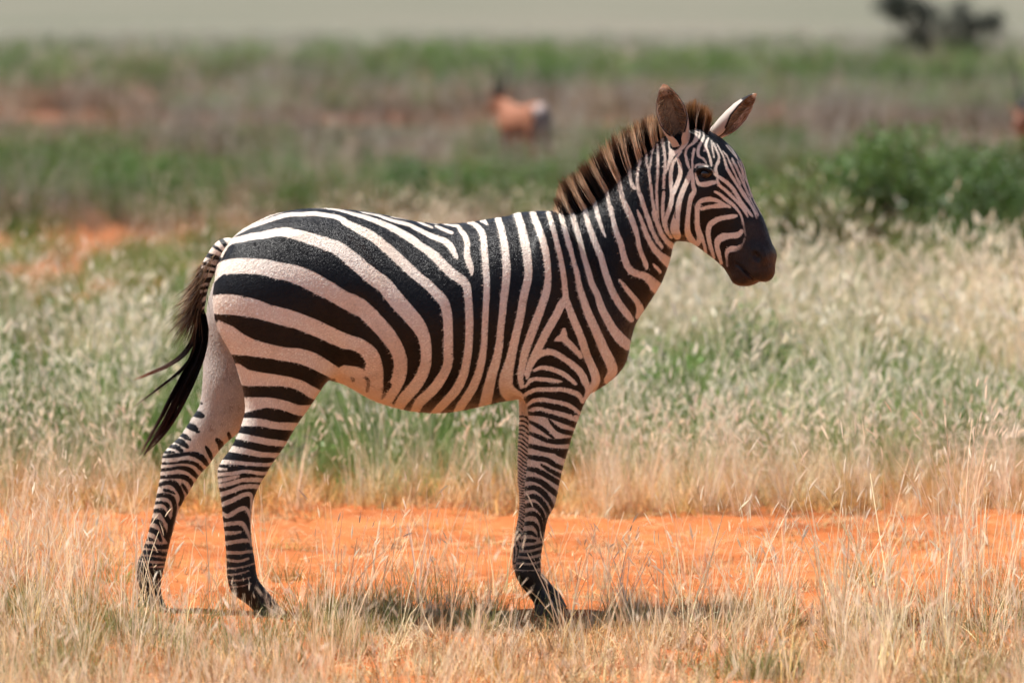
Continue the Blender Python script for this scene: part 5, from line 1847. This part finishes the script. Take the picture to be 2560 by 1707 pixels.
def union_skin(geos, vox, k):
    lo = np.min([g_[0].min(0) for g_ in geos], 0) - .06
    hi = np.max([g_[0].max(0) for g_ in geos], 0) + .06
    dim = np.ceil((hi - lo) / vox).astype(int)
    Fg = np.full(tuple(dim), 5 * vox, np.float32)
    for pts, q, t in geos:
        g_ = vdb.FloatGrid.createLevelSetFromPolygons(((pts - lo) / vox).astype(np.float32), triangles=t.astype(np.uint32), quads=q.astype(np.uint32), halfWidth=5.0)
        a = np.empty(tuple(dim), np.float32)
        g_.copyToArray(a)
        Fg = smin(Fg, a * vox, k)
    g_ = vdb.FloatGrid(5 * vox)
    g_.copyFromArray(Fg)
    g_.gridClass = vdb.GridClass.LEVEL_SET
    p, q = g_.convertToQuads()
    return p.astype(float) * vox + lo, q.astype(int)[:, ::-1]


def gazelle(name, label, u, dist, heading, hl, spread):
    geos = [loft3([(-.50, .80, .62, .03, 0, 0), (-.46, .86, .55, .10, 0, 0), (-.36, .90, .52, .135, 0, 0), (-.18, .89, .50, .14, 0, 0), (.02, .86, .46, .15, 0, 0), (.20, .86, .44, .15, 0, 0), (.36, .87, .44, .13, 0, 0), (.46, .84, .50, .10, 0, 0), (.52, .78, .56, .05, 0, 0)]),
            loft3([(.28, .87, .56, .10, 0, .10), (.42, .91, .60, .075, 0, .09), (.54, .93, .69, .055, 0, .07), (.63, .95, .76, .045, 0, .05), (.68, .95, .80, .04, 0, .03)]),
            loft3([(.62, .94, .80, .03, 0, .02), (.68, .965, .78, .055, 0, .03), (.75, .935, .765, .055, 0, .02), (.83, .885, .75, .04, 0, .0), (.90, .84, .74, .032, 0, -.01), (.94, .81, .75, .022, 0, -.01)])]
    for s in (-1, 1):
        geos.append(leg3([(-.34, s * .07, .78, .10, .06), (-.36, s * .085, .62, .10, .06), (-.36, s * .085, .50, .07, .045), (-.42, s * .085, .40, .035, .026), (-.44, s * .085, .34, .028, .02), (-.41, s * .085, .20, .017, .014), (-.40, s * .085, .09, .02, .017), (-.385, s * .085, .03, .02, .017), (-.37, s * .085, .0, .026, .02)]))
        geos.append(leg3([(.34, s * .075, .70, .07, .05), (.35, s * .08, .56, .055, .04), (.35, s * .08, .44, .032, .026), (.35, s * .08, .30, .022, .02), (.35, s * .08, .18, .015, .013), (.345, s * .08, .08, .019, .016), (.36, s * .08, .03, .018, .016), (.37, s * .08, .0, .024, .019)]))
    v, q = union_skin(geos, .011, .03)
    x0, y0 = (u - 1280) / FPX * dist, dist - 16
    root = empty(name, (x0, y0, 0))
    root.rotation_euler = (0, 0, heading)
    tan, wht, drk = np.array([.28, .11, .058]), np.array([.42, .33, .30]), np.array([.035, .024, .02])
    C = np.tile(tan, (len(v), 1))
    X, Yv, Z = v.T
    C[(Z < .53) & (X > -.3) & (X < .40)] = wht
    C[(X < -.40) & (np.abs(Yv) < .095) & (Z > .42)] = wht
    C[(X < -.36) & (np.abs(np.abs(Yv) - .105) < .014) & (Z > .5)] = drk
    C[(Z > .54) & (Z < .60) & (X > -.25) & (X < .34)] = tan * .45
    C[(X < .0) & (Z < .45) & (np.abs(Yv) < .085) & (X > -.40)] = wht
    C[(X > .70) & (np.abs(Yv) < .018) & (Z > .82)] = tan * .5
    C[Z < .035] = drk
    mb = mesh_obj("body", v, q, GZ_M, None, attrs={"hcol": C})
    mb.parent = root
    kids = []
    for s in (-1, 1):
        t_ = np.linspace(0, 1, 14)
        hp_ = np.stack([.685 - .10 * np.sin(t_ * 2.4), s * (.024 + spread * t_ ** 1.2), .955 + hl * t_ - .03 * t_ ** 3, .030 * (1 - .8 * t_) * (1 + .12 * np.cos(t_ * 70))], 1)
        a, f = tubes([hp_], 10)
        kids.append(mesh_obj("horn", a, f, HORN))
        t_ = np.linspace(0, 1, 8)
        e = np.stack([.66 - .03 * t_, s * (.045 + .10 * t_), .92 + .07 * t_, .024 * np.sin(.25 + t_ * 2.75)], 1)
        a, f = tubes([e], 10)
        kids.append(mesh_obj("ear", a, f, GZ_M, attrs={"hcol": np.tile(tan, (len(a), 1))}))
        a, f = sphere_geo((.755, s * .050, .885), (.016, .016, .016), 12, 8)
        kids.append(mesh_obj("eye", a, f, EYEMAT))
    t_ = np.linspace(0, 1, 8)
    tl_ = np.stack([-.50 - .05 * t_, 0 * t_, .79 - .24 * t_, lerp(.022, .010, t_)], 1)
    a, f = tubes([tl_], 8)
    kids.append(mesh_obj("tail", a, f, GZ_M, attrs={"hcol": np.tile(drk, (len(a), 1))}))
    for k_ in kids: k_.parent = root
    root.scale = (.92,) * 3
    tag(root, label, "gazelle", "gazelles on the plain")
    return root


gazelle("gazelle", "tan gazelle with pale rump facing away in the dry brown belt", 1312, 51, R(116), .50, .10)
gazelle("gazelle", "gazelle with long dark upright horns standing behind the dark green bushes", 2603, 46, R(248), .62, .13)
